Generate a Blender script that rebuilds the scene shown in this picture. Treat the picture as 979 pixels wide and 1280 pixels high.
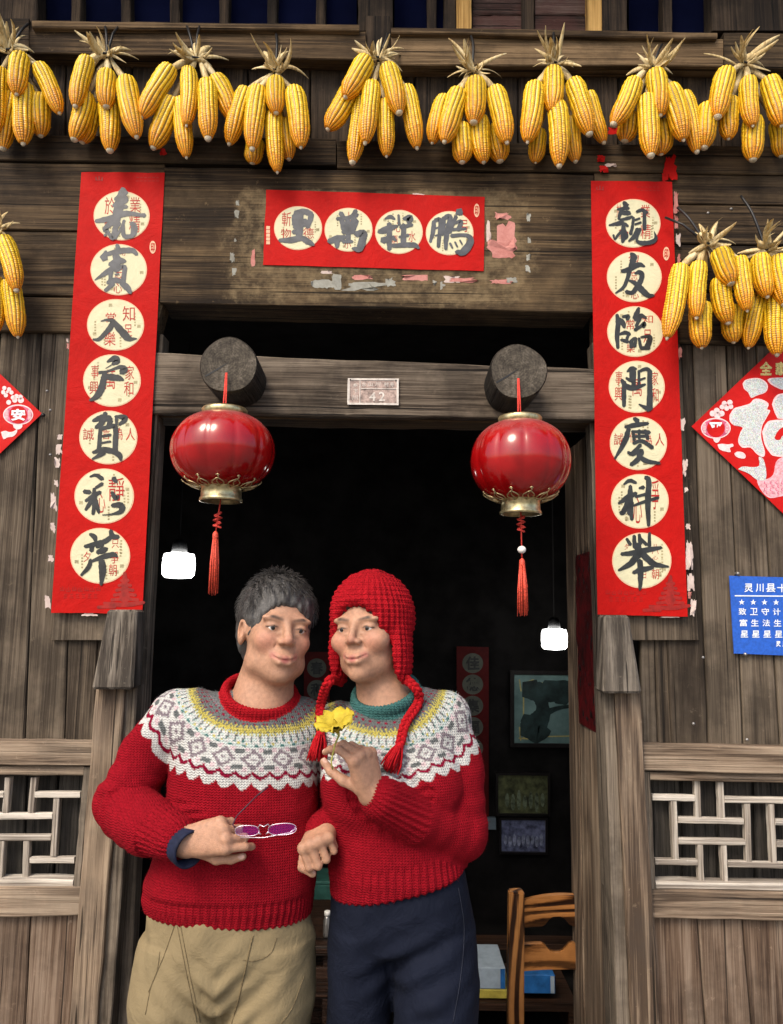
import bpy, bmesh, math, random
import numpy as np
from mathutils import Vector, Matrix
from mathutils.bvhtree import BVHTree

random.seed(7)
rng = np.random.default_rng(7)
for _o in list(bpy.data.objects):
    bpy.data.objects.remove(_o)
scene = bpy.context.scene
COL = scene.collection
rad = math.radians

# ------------------------------------------------------------------ camera
FPX, CPX, CPY = 968.0, 489.5, 640.0          # focal length and centre in pixels of the 979x1280 photograph
PITCH, ROLL = rad(7.5), rad(0.75)
CAM = Vector((0.0, -2.05, 1.50))
_r0 = Vector((1, 0, 0)); _u0 = Vector((0, -math.sin(PITCH), math.cos(PITCH)))
CF = Vector((0, math.cos(PITCH), math.sin(PITCH)))
CR = math.cos(ROLL) * _r0 + math.sin(ROLL) * _u0
CU = -math.sin(ROLL) * _r0 + math.cos(ROLL) * _u0
cam_data = bpy.data.cameras.new('camera')
cam = bpy.data.objects.new('camera', cam_data)
COL.objects.link(cam)
cam.matrix_world = Matrix(((CR.x, CU.x, -CF.x, CAM.x), (CR.y, CU.y, -CF.y, CAM.y), (CR.z, CU.z, -CF.z, CAM.z), (0, 0, 0, 1)))
cam_data.sensor_fit = 'VERTICAL'
cam_data.sensor_height = 24.0
cam_data.lens = FPX / 1280.0 * 24.0
cam_data.clip_start = 0.05
cam_data.clip_end = 500
scene.camera = cam

# ------------------------------------------------------------------ sky and sun (overcast)
SUN_EL, SUN_AZ = rad(48), rad(212)            # behind the photographer
world = bpy.data.worlds.new('World'); scene.world = world
world.use_nodes = True
wn = world.node_tree.nodes; wl = world.node_tree.links
wn.clear()
sky = wn.new('ShaderNodeTexSky'); sky.sky_type = 'NISHITA'; sky.sun_disc = False
sky.sun_elevation = SUN_EL; sky.sun_rotation = SUN_AZ
sky.air_density = 1.0; sky.dust_density = 4.0; sky.ozone_density = 0.6
bgn = wn.new('ShaderNodeBackground'); bgn.inputs['Strength'].default_value = 0.15
out = wn.new('ShaderNodeOutputWorld')
wl.new(sky.outputs[0], bgn.inputs[0]); wl.new(bgn.outputs[0], out.inputs[0])
sun_d = bpy.data.lights.new('sun', 'SUN'); sun_d.energy = 1.4; sun_d.angle = rad(22); sun_d.color = (1.0, 0.90, 0.74)
sun = bpy.data.objects.new('sun', sun_d); COL.objects.link(sun)
_sd = Vector((math.sin(SUN_AZ) * math.cos(SUN_EL), math.cos(SUN_AZ) * math.cos(SUN_EL), math.sin(SUN_EL)))
sun.rotation_euler = (-_sd).to_track_quat('-Z', 'Y').to_euler()
scene.view_settings.view_transform = 'Standard'
scene.view_settings.look = 'None'
scene.view_settings.gamma = 1.0
scene.view_settings.use_curve_mapping = False
scene.view_settings.exposure = 0.70


# ------------------------------------------------------------------ helpers
def P(px, py, Y):
    """the point of the plane y = Y seen at photograph pixel (px, py)"""
    d = CR * ((px - CPX) / FPX) - CU * ((py - CPY) / FPX) + CF
    return CAM + d * ((Y - CAM.y) / d.y)


def PXM(px, py, Y):
    """pixels per metre at that point"""
    return FPX / (P(px, py, Y) - CAM).dot(CF)


def thing(name, label, cat, loc=(0, 0, 0), group=None, kind=None):
    o = bpy.data.objects.new(name, None); COL.objects.link(o)
    o.location = loc; o.empty_display_size = 0.1
    o['label'] = label; o['category'] = cat
    if group: o['group'] = group
    if kind: o['kind'] = kind
    return o


def tag(o, label, cat=None, group=None, kind=None):
    o['label'] = label
    if cat: o['category'] = cat
    if group: o['group'] = group
    if kind: o['kind'] = kind
    return o


def wloc(o):
    l = Vector(o.location)
    while o.parent:
        o = o.parent; l += Vector(o.location)
    return l


def link(name, me, mat=None, parent=None, loc=(0, 0, 0)):
    o = bpy.data.objects.new(name, me); COL.objects.link(o)
    if mat and not me.materials: me.materials.append(mat)
    o.location = Vector(loc) - (wloc(parent) if parent else Vector((0, 0, 0)))
    o.parent = parent
    return o


def mesh(name, verts, faces, mat=None, parent=None, smooth=False, origin=None, col=None):
    V = np.asarray([tuple(v) for v in verts], dtype=np.float64) if not isinstance(verts, np.ndarray) else verts
    c = Vector(origin) if origin is not None else Vector((V.min(0) + V.max(0)) / 2)
    me = bpy.data.meshes.new(name)
    me.from_pydata((V - np.array(c)).tolist(), [], faces if isinstance(faces, list) else faces.tolist())
    if smooth:
        me.polygons.foreach_set('use_smooth', [True] * len(me.polygons))
    if col is not None:
        set_col(me, col)
    me.update()
    return link(name, me, mat, parent, c)


def set_col(me, col):
    a = me.color_attributes.new('col', 'FLOAT_COLOR', 'POINT')
    c = np.ones((len(me.vertices), 4), dtype=np.float32)
    c[:, :3] = col
    a.data.foreach_set('color', c.ravel())


class MB:
    """collects shapes for one mesh"""
    def __init__(s): s.v = []; s.f = []
    def add(s, v, f):
        n = len(s.v); s.v += [Vector(p) for p in v]; s.f += [[i + n for i in q] for q in f]; return s
    def box(s, lo, hi):
        x0, y0, z0 = lo; x1, y1, z1 = hi
        v = [(x0, y0, z0), (x1, y0, z0), (x1, y1, z0), (x0, y1, z0), (x0, y0, z1), (x1, y0, z1), (x1, y1, z1), (x0, y1, z1)]
        return s.add(v, [[3, 2, 1, 0], [4, 5, 6, 7], [0, 1, 5, 4], [1, 2, 6, 5], [2, 3, 7, 6], [3, 0, 4, 7]])
    def tube(s, pts, rads, n=8, cap=True):
        pts = [Vector(p) for p in pts]
        if not hasattr(rads, '__len__'): rads = [rads] * len(pts)
        v = []; f = []
        t0 = (pts[1] - pts[0]).normalized()
        a = t0.orthogonal().normalized()
        for i, p in enumerate(pts):
            t = (pts[min(i + 1, len(pts) - 1)] - pts[max(i - 1, 0)])
            t = t.normalized() if t.length > 1e-9 else t0
            a = (a - t * a.dot(t)).normalized(); b = t.cross(a)
            for k in range(n):
                an = 2 * math.pi * k / n
                v.append(p + (a * math.cos(an) + b * math.sin(an)) * rads[i])
        for i in range(len(pts) - 1):
            for k in range(n):
                k2 = (k + 1) % n
                f.append([i * n + k, i * n + k2, (i + 1) * n + k2, (i + 1) * n + k])
        if cap:
            f.append(list(range(n))[::-1]); f.append([(len(pts) - 1) * n + k for k in range(n)])
        return s.add(v, f)
    def lathe(s, prof, c, n=32, axis=None, cap=False):
        """prof: (radius, height) along axis (default z) from point c"""
        ax = Vector(axis).normalized() if axis else Vector((0, 0, 1))
        a = ax.orthogonal().normalized() if axis else Vector((1, 0, 0)); b = ax.cross(a)
        c = Vector(c); v = []; f = []
        for r, h in prof:
            for k in range(n):
                an = 2 * math.pi * k / n
                v.append(c + ax * h + (a * math.cos(an) + b * math.sin(an)) * r)
        for i in range(len(prof) - 1):
            for k in range(n):
                k2 = (k + 1) % n
                f.append([i * n + k, i * n + k2, (i + 1) * n + k2, (i + 1) * n + k])
        if cap:
            f.append(list(range(n))[::-1]); f.append([(len(prof) - 1) * n + k for k in range(n)])
        return s.add(v, f)
    def build(s, name, mat, parent=None, smooth=False, origin=None, bevel=0):
        o = mesh(name, s.v, s.f, mat, parent, smooth, origin)
        if bevel:
            bm = bmesh.new(); bm.from_mesh(o.data)
            bmesh.ops.bevel(bm, geom=bm.edges[:], offset=bevel, segments=1, affect='EDGES', profile=0.5)
            bm.to_mesh(o.data); bm.free()
        return o


def poly_px(name, pts, Y, mat, parent, thick=0.0012):
    """a thin sheet (outline in photograph pixels) lying in plane y = Y, real thickness"""
    w = [P(x, y, Y) for x, y in pts]
    n = len(w)
    v = w + [p + Vector((0, thick, 0)) for p in w]
    f = [list(range(n))] + [[i, i + n, (i + 1) % n + n, (i + 1) % n] for i in range(n)] + [list(range(2 * n - 1, n - 1, -1))]
    return mesh(name, v, f, mat, parent)


def ellipse(cx, cy, rx, ry, n=48, rot=0):
    return [(cx + rx * math.cos(t) * math.cos(rot) - ry * math.sin(t) * math.sin(rot),
             cy + rx * math.cos(t) * math.sin(rot) + ry * math.sin(t) * math.cos(rot)) for t in [2 * math.pi * k / n for k in range(n)]]


def catmull(pts, sub=6):
    pts = [np.array(p, float) for p in pts]
    if len(pts) < 2: return pts
    q = [2 * pts[0] - pts[1]] + pts + [2 * pts[-1] - pts[-2]]
    r = []
    for i in range(1, len(q) - 2):
        for k in range(sub):
            t = k / sub
            r.append(0.5 * ((2 * q[i]) + (-q[i - 1] + q[i + 1]) * t + (2 * q[i - 1] - 5 * q[i] + 4 * q[i + 1] - q[i + 2]) * t * t
                            + (-q[i - 1] + 3 * q[i] - 3 * q[i + 1] + q[i + 2]) * t ** 3))
    r.append(pts[-1])
    return r


def brush(strokes, tf, Y, name, mat, parent, seed=0, widen=1.0, step=0.00009):
    """ink strokes: each is a list of (x, y, width); tf maps stroke coordinates to photograph pixels"""
    r = random.Random(seed)
    mb = MB()
    for si, st in enumerate(strokes):
        c = catmull(st, 5)
        L = []; R = []
        for i, p in enumerate(c):
            t = c[min(i + 1, len(c) - 1)][:2] - c[max(i - 1, 0)][:2]
            l = math.hypot(*t) or 1; nx, ny = -t[1] / l, t[0] / l
            w = max(p[2], 4) * 0.5 * widen
            L.append((p[0] + nx * w * r.uniform(.9, 1.1), p[1] + ny * w * r.uniform(.9, 1.1)))
            R.append((p[0] - nx * w * r.uniform(.9, 1.1), p[1] - ny * w * r.uniform(.9, 1.1)))
        d0 = c[0][:2] - c[1][:2]; d0 = d0 / (np.hypot(*d0) or 1) * c[0][2] * .35 * widen
        d1 = c[-1][:2] - c[-2][:2]; d1 = d1 / (np.hypot(*d1) or 1) * c[-1][2] * .4 * widen
        s0 = tuple(c[0][:2] + d0); s1 = tuple(c[-1][:2] + d1)
        Ys = Y - si * step
        v = [P(*tf(*q), Ys) for q in ([s0] + L + [s1] + R)]
        n = len(L)
        f = [[0, 1, n + 2], [n, n + 1, 2 * n + 1]]
        for i in range(n - 1):
            f.append([1 + i, 2 + i, n + 3 + i, n + 2 + i])
        mb.add(v, f)
    return mb.build(name, mat, parent)


_tcache = {}
def text_shape(body, bold=0.0):
    k = (body, bold)
    if k not in _tcache:
        cu = bpy.data.curves.new('txt', 'FONT'); cu.body = body; cu.size = 1; cu.resolution_u = 2; cu.offset = bold
        o = bpy.data.objects.new('txt', cu); COL.objects.link(o)
        dg = bpy.context.evaluated_depsgraph_get()
        me = bpy.data.meshes.new_from_object(o.evaluated_get(dg))
        v = np.array([tuple(q.co)[:2] for q in me.vertices]).reshape(-1, 2); f = [list(p.vertices) for p in me.polygons]
        bpy.data.objects.remove(o); bpy.data.curves.remove(cu); bpy.data.meshes.remove(me)
        if len(v):
            lo = v.min(0); hi = v.max(0)
            v = (v - lo) / np.maximum(hi - lo, 1e-6)
        _tcache[k] = (v, f)
    return _tcache[k]


def text_px(items, Y, name, mat, parent, tf=lambda x, y: (x, y), split=True):
    """items: (text, cx, cy, w, h, bold[, rotation]) boxes in photograph pixels (or in tf's coordinates); one mesh per character, or one of kind stuff"""
    if split and len(items) > 1:
        for it in items: text_px([it], Y, name, mat, parent, tf)
        return
    mb = MB()
    for it in items:
        body, cx, cy, w, h, bold = it[:6]
        rot = it[6] if len(it) > 6 else 0
        v, f = text_shape(body, bold)
        if not len(v): continue
        c, s = math.cos(rot), math.sin(rot)
        q = []
        for x, y in v:
            a = (x - .5) * w; b = (.5 - y) * h
            q.append(P(*tf(cx + a * c - b * s, cy + a * s + b * c), Y))
        mb.add(q, f)
    o = mb.build(name, mat, parent)
    if not split: o['kind'] = 'stuff'
    return o


# ------------------------------------------------------------------ materials
def new_mat(name):
    m = bpy.data.materials.new(name); m.use_nodes = True
    nt = m.node_tree; b = nt.nodes['Principled BSDF']
    return m, nt, b


def N(nt, typ, ins=None, **kw):
    n = nt.nodes.new(typ)
    for k, v in kw.items(): setattr(n, k, v)
    for k, v in (ins or {}).items():
        if hasattr(v, 'is_output'): nt.links.new(v, n.inputs[k])
        else: n.inputs[k].default_value = v
    return n


def mth(nt, op, a, b=0.0, c=None):
    n = nt.nodes.new('ShaderNodeMath'); n.operation = op
    for i, v in enumerate((a, b) if c is None else (a, b, c)):
        if hasattr(v, 'is_output'): nt.links.new(v, n.inputs[i])
        else: n.inputs[i].default_value = v
    return n.outputs[0]


def ramp(nt, fac, stops):
    n = nt.nodes.new('ShaderNodeValToRGB'); nt.links.new(fac, n.inputs[0])
    e = n.color_ramp.elements
    while len(e) < len(stops): e.new(0.5)
    for i, (p, c) in enumerate(stops):
        e[i].position = p
        e[i].color = (c, c, c, 1) if isinstance(c, (int, float)) else (*c, 1)
    return n.outputs[0]


def mix(nt, fac, a, b, mode='MIX'):
    n = nt.nodes.new('ShaderNodeMix'); n.data_type = 'RGBA'; n.blend_type = mode
    for sock, v in ((n.inputs[0], fac), (n.inputs[6], a), (n.inputs[7], b)):
        if hasattr(v, 'is_output'): nt.links.new(v, sock)
        elif isinstance(v, (int, float)): sock.default_value = v
        else: sock.default_value = (*v, 1)
    return n.outputs[2]


def coords(nt, scale=(1, 1, 1), rnd=True):
    tc = nt.nodes.new('ShaderNodeTexCoord')
    v = tc.outputs['Object']
    if rnd:
        oi = nt.nodes.new('ShaderNodeObjectInfo')
        k = mth(nt, 'MULTIPLY', oi.outputs['Random'], 53.0)
        a = nt.nodes.new('ShaderNodeVectorMath'); a.operation = 'ADD'
        nt.links.new(v, a.inputs[0])
        cx = N(nt, 'ShaderNodeCombineXYZ', {0: k, 1: mth(nt, 'MULTIPLY', k, .37), 2: mth(nt, 'MULTIPLY', k, 1.7)})
        nt.links.new(cx.outputs[0], a.inputs[1]); v = a.outputs[0]
    m = nt.nodes.new('ShaderNodeMapping'); nt.links.new(v, m.inputs[0]); m.inputs['Scale'].default_value = scale
    return m.outputs[0], v


def noise(nt, vec, scale, detail=4, rough=.55, dist=0.0):
    n = N(nt, 'ShaderNodeTexNoise', {'Vector': vec, 'Scale': scale, 'Detail': detail, 'Roughness': rough, 'Distortion': dist})
    return n.outputs['Fac']


def wood(name, dark, mid, light, axis='x', crack=.8, stain=.5, stain_col=None, rings=.25, rough=.85, bump=.6, speck=.5, vary=.35, patch=None, tint=(.98, .955, .90)):
    m, nt, b = new_mat(name)
    dark, mid, light = [(c_[0] * tint[0], c_[1] * tint[1], c_[2] * tint[2]) for c_ in (dark, mid, light)]
    s = {'x': (.016, 1, 1), 'z': (1, 1, .016), 'y': (1, .016, 1)}[axis]
    s2 = {'x': (.010, 1, 1), 'z': (1, 1, .010), 'y': (1, .010, 1)}[axis]
    s3 = {'x': (.14, 1, 1), 'z': (1, 1, .14), 'y': (1, .14, 1)}[axis]
    vm, v0 = coords(nt, s); vm2, _ = coords(nt, s2); vm3, _ = coords(nt, s3)
    fine = noise(nt, vm, 150, 3, .6); vfine = noise(nt, vm, 330, 3, .7); mid_n = noise(nt, vm, 42, 3, .6); broad = noise(nt, vm3, 7, 4, .55)
    # growth rings: bands of a gently bent field
    bent = noise(nt, vm3, 3.2, 2, .5)
    rg = mth(nt, 'PINGPONG', mth(nt, 'MULTIPLY', bent, 34.0), 1.0)
    fac = mth(nt, 'ADD', mth(nt, 'MULTIPLY', fine, .50), mth(nt, 'MULTIPLY', vfine, .40))
    fac = mth(nt, 'ADD', fac, mth(nt, 'MULTIPLY', mth(nt, 'SUBTRACT', mid_n, .5), .34))
    fac = mth(nt, 'ADD', fac, mth(nt, 'MULTIPLY', mth(nt, 'SUBTRACT', rg, .5), rings * .22))
    fac = mth(nt, 'ADD', fac, mth(nt, 'MULTIPLY', mth(nt, 'SUBTRACT', broad, .5), .26))
    fac = mth(nt, 'ADD', fac, .05)
    oi = nt.nodes.new('ShaderNodeObjectInfo')
    fac = mth(nt, 'ADD', fac, mth(nt, 'MULTIPLY', mth(nt, 'SUBTRACT', oi.outputs['Random'], .5), vary * .28))
    c = ramp(nt, fac, [(.385, dark), (.49, mid), (.635, light)])
    # weather stains and dust
    bl = noise(nt, v0, 4.5, 6, .65)
    c = mix(nt, mth(nt, 'MULTIPLY', ramp(nt, noise(nt, vm3, 9, 5, .65), [(.50, 0.0), (.68, 1.0)]), .40), c, tuple(x * 1.25 for x in light))
    if stain_col is None: stain_col = tuple(x * .35 for x in dark)
    c = mix(nt, mth(nt, 'MULTIPLY', ramp(nt, bl, [(.45, 0.0), (.60, 1.0)]), stain * 1.25), c, stain_col)
    dust = noise(nt, v0, 38, 6, .75)
    c = mix(nt, mth(nt, 'MULTIPLY', ramp(nt, dust, [(.62, 0.0), (.72, 1.0)]), speck * .45), c, tuple(min(1, x * 1.9) for x in light))
    if patch:   # pale bare wood and old paste where earlier papers were glued
        sx_ = N(nt, 'ShaderNodeSeparateXYZ', {0: nt.nodes['Texture Coordinate'].outputs['Object']})
        dx_ = mth(nt, 'DIVIDE', mth(nt, 'ABSOLUTE', mth(nt, 'SUBTRACT', sx_.outputs[0], patch[0])), patch[2])
        dz_ = mth(nt, 'DIVIDE', mth(nt, 'ABSOLUTE', mth(nt, 'SUBTRACT', sx_.outputs[2], patch[1])), patch[3])
        dd_ = mth(nt, 'ADD', mth(nt, 'MAXIMUM', dx_, dz_), mth(nt, 'MULTIPLY', mth(nt, 'SUBTRACT', noise(nt, v0, 16, 5, .7), .5), .55))
        pm_ = mth(nt, 'MULTIPLY', ramp(nt, dd_, [(.90, 1.0), (1.06, 0.0)]), ramp(nt, noise(nt, v0, 30, 5, .7), [(.40, .15), (.62, 1.0)]))
        c = mix(nt, mth(nt, 'MULTIPLY', pm_, .62), c, (.24, .175, .095))
    # drying cracks
    cr = noise(nt, vm2, 85, 2, .5)
    crk = ramp(nt, cr, [(.335, 1.0), (.36, 0.0)])
    c = mix(nt, mth(nt, 'MULTIPLY', crk, crack), c, tuple(x * .16 for x in dark))
    # knots
    vo = N(nt, 'ShaderNodeTexVoronoi', {'Vector': vm3, 'Scale': 4.2, 'Randomness': 1.0})
    kn = ramp(nt, vo.outputs['Distance'], [(.02, 1.0), (.075, 0.0)])
    c = mix(nt, mth(nt, 'MULTIPLY', kn, .75), c, tuple(x * .4 for x in dark))
    nt.links.new(c, b.inputs['Base Color'])
    b.inputs['Roughness'].default_value = rough
    b.inputs['Specular IOR Level'].default_value = .25
    h = mth(nt, 'SUBTRACT', fac, mth(nt, 'MULTIPLY', crk, .9))
    bp = N(nt, 'ShaderNodeBump', {'Strength': bump, 'Distance': .009, 'Height': h})
    nt.links.new(bp.outputs[0], b.inputs['Normal'])
    return m


def plain(name, c, rough=.6, var=.12, scale=25, metal=0.0, bump=0.0, spec=.4, c2=None, coat=0.0, trans=0.0, sheen=0.0):
    m, nt, b = new_mat(name)
    vm, v0 = coords(nt)
    n = noise(nt, vm, scale, 5, .6)
    lo = tuple(x * (1 - var * 2) for x in c) if c2 is None else c2
    hi = tuple(min(1, x * (1 + var)) for x in c)
    nt.links.new(ramp(nt, n, [(.3, lo), (.65, hi)]), b.inputs['Base Color'])
    b.inputs['Roughness'].default_value = rough; b.inputs['Metallic'].default_value = metal
    b.inputs['Specular IOR Level'].default_value = spec
    b.inputs['Coat Weight'].default_value = coat; b.inputs['Coat Roughness'].default_value = .08
    b.inputs['Transmission Weight'].default_value = trans
    b.inputs['Sheen Weight'].default_value = sheen
    if bump:
        bp = N(nt, 'ShaderNodeBump', {'Strength': bump, 'Distance': .004, 'Height': n}); nt.links.new(bp.outputs[0], b.inputs['Normal'])
    return m


def colmat(name, rough=.6, var=.1, scale=200, bump=0.0, bump_scale=300, spec=.4, sss=0.0, sheen=0.0, dist=.002, knit=0.0):
    m, nt, b = new_mat(name)
    at = nt.nodes.new('ShaderNodeAttribute'); at.attribute_name = 'col'
    vm, v0 = coords(nt)
    n = noise(nt, vm, scale, 4, .6)
    c = mix(nt, 1.0, at.outputs['Color'], ramp(nt, n, [(.3, 1 - var * 2), (.7, 1 + var)]), 'MULTIPLY')
    nt.links.new(c, b.inputs['Base Color'])
    b.inputs['Roughness'].default_value = rough; b.inputs['Specular IOR Level'].default_value = spec
    b.inputs['Sheen Weight'].default_value = sheen
    if sss:
        b.inputs['Subsurface Weight'].default_value = sss; b.inputs['Subsurface Radius'].default_value = (.010, .004, .002); b.inputs['Subsurface Scale'].default_value = 1.0
    if bump:
        n2 = noise(nt, vm, bump_scale, 4, .65)
        if knit:    # columns of small V stitches
            sp = N(nt, 'ShaderNodeSeparateXYZ', {0: nt.nodes['Texture Coordinate'].outputs['Object']})
            a = mth(nt, 'MULTIPLY', mth(nt, 'ADD', sp.outputs[0], mth(nt, 'MULTIPLY', sp.outputs[1], .8)), 2 * math.pi / knit)
            col_ = mth(nt, 'ABSOLUTE', mth(nt, 'SINE', mth(nt, 'MULTIPLY', a, .5)))
            row_ = mth(nt, 'SINE', mth(nt, 'ADD', mth(nt, 'MULTIPLY', sp.outputs[2], 2 * math.pi / (knit * .8)), mth(nt, 'MULTIPLY', col_, 3.0)))
            n2 = mth(nt, 'ADD', mth(nt, 'MULTIPLY', n2, .7), mth(nt, 'ADD', mth(nt, 'MULTIPLY', col_, .45), mth(nt, 'MULTIPLY', row_, .22)))
        bp = N(nt, 'ShaderNodeBump', {'Strength': bump, 'Distance': dist, 'Height': n2}); nt.links.new(bp.outputs[0], b.inputs['Normal'])
    return m


def emit(name, c, s):
    m, nt, b = new_mat(name)
    b.inputs['Base Color'].default_value = (*c, 1)
    b.inputs['Emission Color'].default_value = (*c, 1); b.inputs['Emission Strength'].default_value = s
    return m


M = {}
M['up_h'] = wood('upper_beam_wood', (.020, .013, .008), (.064, .044, .027), (.145, .104, .063), 'x', stain=.45, speck=.6, tint=(.78, .72, .62))
M['up_v'] = wood('upper_board_wood', (.017, .012, .009), (.048, .034, .024), (.105, .078, .055), 'z', stain=.5, tint=(.78, .72, .64))
M['lintel'] = wood('lintel_wood', (.024, .0155, .009), (.080, .055, .032), (.20, .145, .085), 'x', stain=.5, speck=.9, rings=.2, tint=(.76, .70, .60), patch=(.005, -.02, .43, .17))
M['sill'] = wood('sill_wood', (.034, .021, .011), (.105, .068, .036), (.22, .15, .085), 'x', stain=.45, rings=.5)
M['peg_beam'] = wood('peg_beam_wood', (.026, .019, .014), (.082, .064, .049), (.18, .148, .118), 'x', stain=.45, crack=.9, rings=.35)
M['low_v'] = wood('lower_board_wood', (.034, .025, .018), (.090, .070, .052), (.17, .138, .106), 'z', stain=.4, crack=.8, rings=.3, vary=.7)
M['post'] = wood('door_post_wood', (.072, .049, .034), (.195, .142, .102), (.35, .275, .205), 'z', stain=.25, crack=.85, rings=.7, stain_col=(.05, .042, .038))
M['head'] = wood('post_head_wood', (.055, .046, .039), (.14, .122, .104), (.26, .23, .20), 'z', stain=.3, rings=1.0, stain_col=(.03, .028, .025))
M['jamb'] = wood('jamb_wood', (.045, .036, .029), (.125, .102, .081), (.23, .195, .16), 'z', stain=.4, rings=.3)
M['rail'] = wood('rail_wood', (.078, .054, .038), (.215, .158, .115), (.37, .295, .225), 'x', stain=.25, crack=.7, rings=.6, stain_col=(.07, .06, .05))
M['slat_h'] = wood('lattice_wood_across', (.17, .145, .125), (.36, .32, .28), (.62, .58, .53), 'x', stain=.12, crack=.35, rings=.3, tint=(1.05, 1.03, .98), stain_col=(.12, .10, .09))
M['slat_v'] = wood('lattice_wood_upright', (.13, .11, .095), (.29, .25, .215), (.54, .50, .45), 'z', stain=.15, crack=.35, rings=.3, tint=(1.05, 1.03, .98), stain_col=(.10, .085, .07))
M['panel'] = wood('panel_wood', (.048, .029, .020), (.125, .083, .058), (.235, .178, .138), 'z', stain=.35, rings=.5, speck=.8)
M['panel_dark'] = wood('window_backing_wood', (.012, .011, .010), (.028, .025, .022), (.06, .054, .048), 'z', stain=.3)
M['yellow'] = wood('fresh_post_wood', (.24, .135, .040), (.46, .27, .085), (.62, .40, .15), 'z', stain=.15, crack=.3, speck=.1)
M['peeled'] = wood('peeled_board_wood', (.016, .010, .009), (.048, .028, .024), (.13, .09, .08), 'x', stain=.5, stain_col=(.07, .025, .02))
M['end'] = plain('log_end_wood', (.062, .054, .044), .9, .4, 60, bump=.8, spec=.2)
M['dark'] = plain('sooty_interior', (.012, .011, .011), .9, .3, 8, spec=.1)  # very dark even colour for the whole room shell
M['dark_wood'] = wood('dark_furniture_wood', (.010, .005, .003), (.030, .014, .008), (.065, .032, .02), 'x', stain=.3, rough=.5)
M['chair'] = wood('lacquered_chair_wood_across', (.018, .006, .002), (.17, .065, .018), (.40, .175, .055), 'x', stain=.2, rings=4.0, rough=.35, crack=.2, bump=.2, speck=.1)
M['chair_v'] = wood('lacquered_chair_wood_upright', (.024, .008, .003), (.20, .08, .024), (.42, .19, .06), 'z', stain=.2, rings=4.0, rough=.35, crack=.2, bump=.2, speck=.1)
M['ground'] = plain('worn_concrete', (.19, .18, .165), .9, .25, 3, bump=.3)
M['tile'] = plain('clay_roof_tile', (.09, .085, .08), .85, .25, 12, bump=.4)


def paper(name, c, c2, rough=.55, crease=.55):
    m, nt, b = new_mat(name)
    vm, v0 = coords(nt)
    n = noise(nt, vm, 9, 6, .68, .4); n2 = noise(nt, vm, 60, 4, .7)
    k = mth(nt, 'ADD', mth(nt, 'MULTIPLY', n, .6), mth(nt, 'MULTIPLY', n2, .4))
    nt.links.new(ramp(nt, k, [(.35, c2), (.6, c)]), b.inputs['Base Color'])
    b.inputs['Roughness'].default_value = rough; b.inputs['Specular IOR Level'].default_value = .15
    bp = N(nt, 'ShaderNodeBump', {'Strength': crease, 'Distance': .01, 'Height': n}); nt.links.new(bp.outputs[0], b.inputs['Normal'])
    return m


M['red'] = paper('red_couplet_paper', (.47, .005, .003), (.37, .0035, .002), .7)
M['red2'] = paper('red_poster_paper', (.55, .010, .008), (.46, .006, .005), .5)
M['cream'] = paper('cream_medallion_paper', (.68, .64, .43), (.62, .59, .39))
M['rim'] = paper('pink_medallion_rim', (.78, .47, .31), (.72, .43, .28))
M['ink'] = plain('grey_black_ink', (.026, .029, .030), .42, .25, 40, spec=.4)
M['ink2'] = plain('silvery_ink', (.062, .066, .074), .40, .25, 40, spec=.5)  # same ink in a lighter grey, the glare on it put into the colour
M['seal'] = plain('red_seal_print', (.42, .022, .012), .6, .15)
M['print'] = plain('faint_brown_print', (.36, .30, .16), .7, .2)
M['darkred'] = plain('dark_red_print', (.30, .008, .004), .6, .2, 60)
M['pinkpaper'] = paper('faded_pink_paper', (.55, .25, .22), (.36, .12, .10), .8)
M['whitepaper'] = paper('bleached_paper', (.62, .52, .47), (.45, .34, .31), .8)
M['greypaper'] = paper('grey_paste_residue', (.34, .34, .30), (.20, .19, .16), .9)
M['goldprint'] = plain('gold_print', (.62, .45, .15), .35, .3, 200, metal=.4)
M['pinkprint'] = plain('pink_print', (.85, .40, .45), .5, .25, 150)
M['palepink'] = plain('pale_pink_print', (.86, .62, .62), .5, .1, 150)
M['magenta'] = plain('magenta_print', (.62, .11, .22), .5, .3, 150)
_m, _nt, _b = new_mat('silver_glitter')
_v = N(_nt, 'ShaderNodeTexVoronoi', {'Scale': 420.0}); _tc = _nt.nodes.new('ShaderNodeTexCoord'); _nt.links.new(_tc.outputs['Object'], _v.inputs['Vector'])
_c = mix(_nt, 1.0, ramp(_nt, _v.outputs['Distance'], [(.1, 1.0), (.8, .5)]), mix(_nt, .22, (.88, .92, .90), _v.outputs['Color']), 'MULTIPLY')
_nt.links.new(_c, _b.inputs['Base Color']); _b.inputs['Roughness'].default_value = .5; _b.inputs['Metallic'].default_value = .1
M['glitter'] = _m
M['blue'] = plain('blue_enamel', (.018, .105, .52), .35, .12, 140, spec=.5)
M['white'] = plain('white_print', (.80, .84, .88), .5, .04)
M['zinc'] = plain('zinc_plate', (.36, .27, .235), .55, .3, 90, metal=.25, bump=.3)
M['zinc_hi'] = plain('zinc_relief', (.58, .53, .48), .5, .15, 90, metal=.2)
M['screw'] = plain('steel_screw', (.35, .34, .33), .35, .1, metal=.8)
M['gold'] = plain('brushed_gold_cap', (.60, .50, .27), .32, .25, 70, metal=.85)
M['cord'] = plain('red_cord', (.58, .045, .03), .7, .2, 300)
M['tassel'] = plain('red_orange_tassel', (.66, .075, .04), .55, .35, 300)
M['bead'] = plain('white_bead', (.8, .78, .74), .3, .05)
M['tie'] = plain('black_plastic_tie', (.012, .012, .013), .45, .2)
M['husk'] = None

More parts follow.
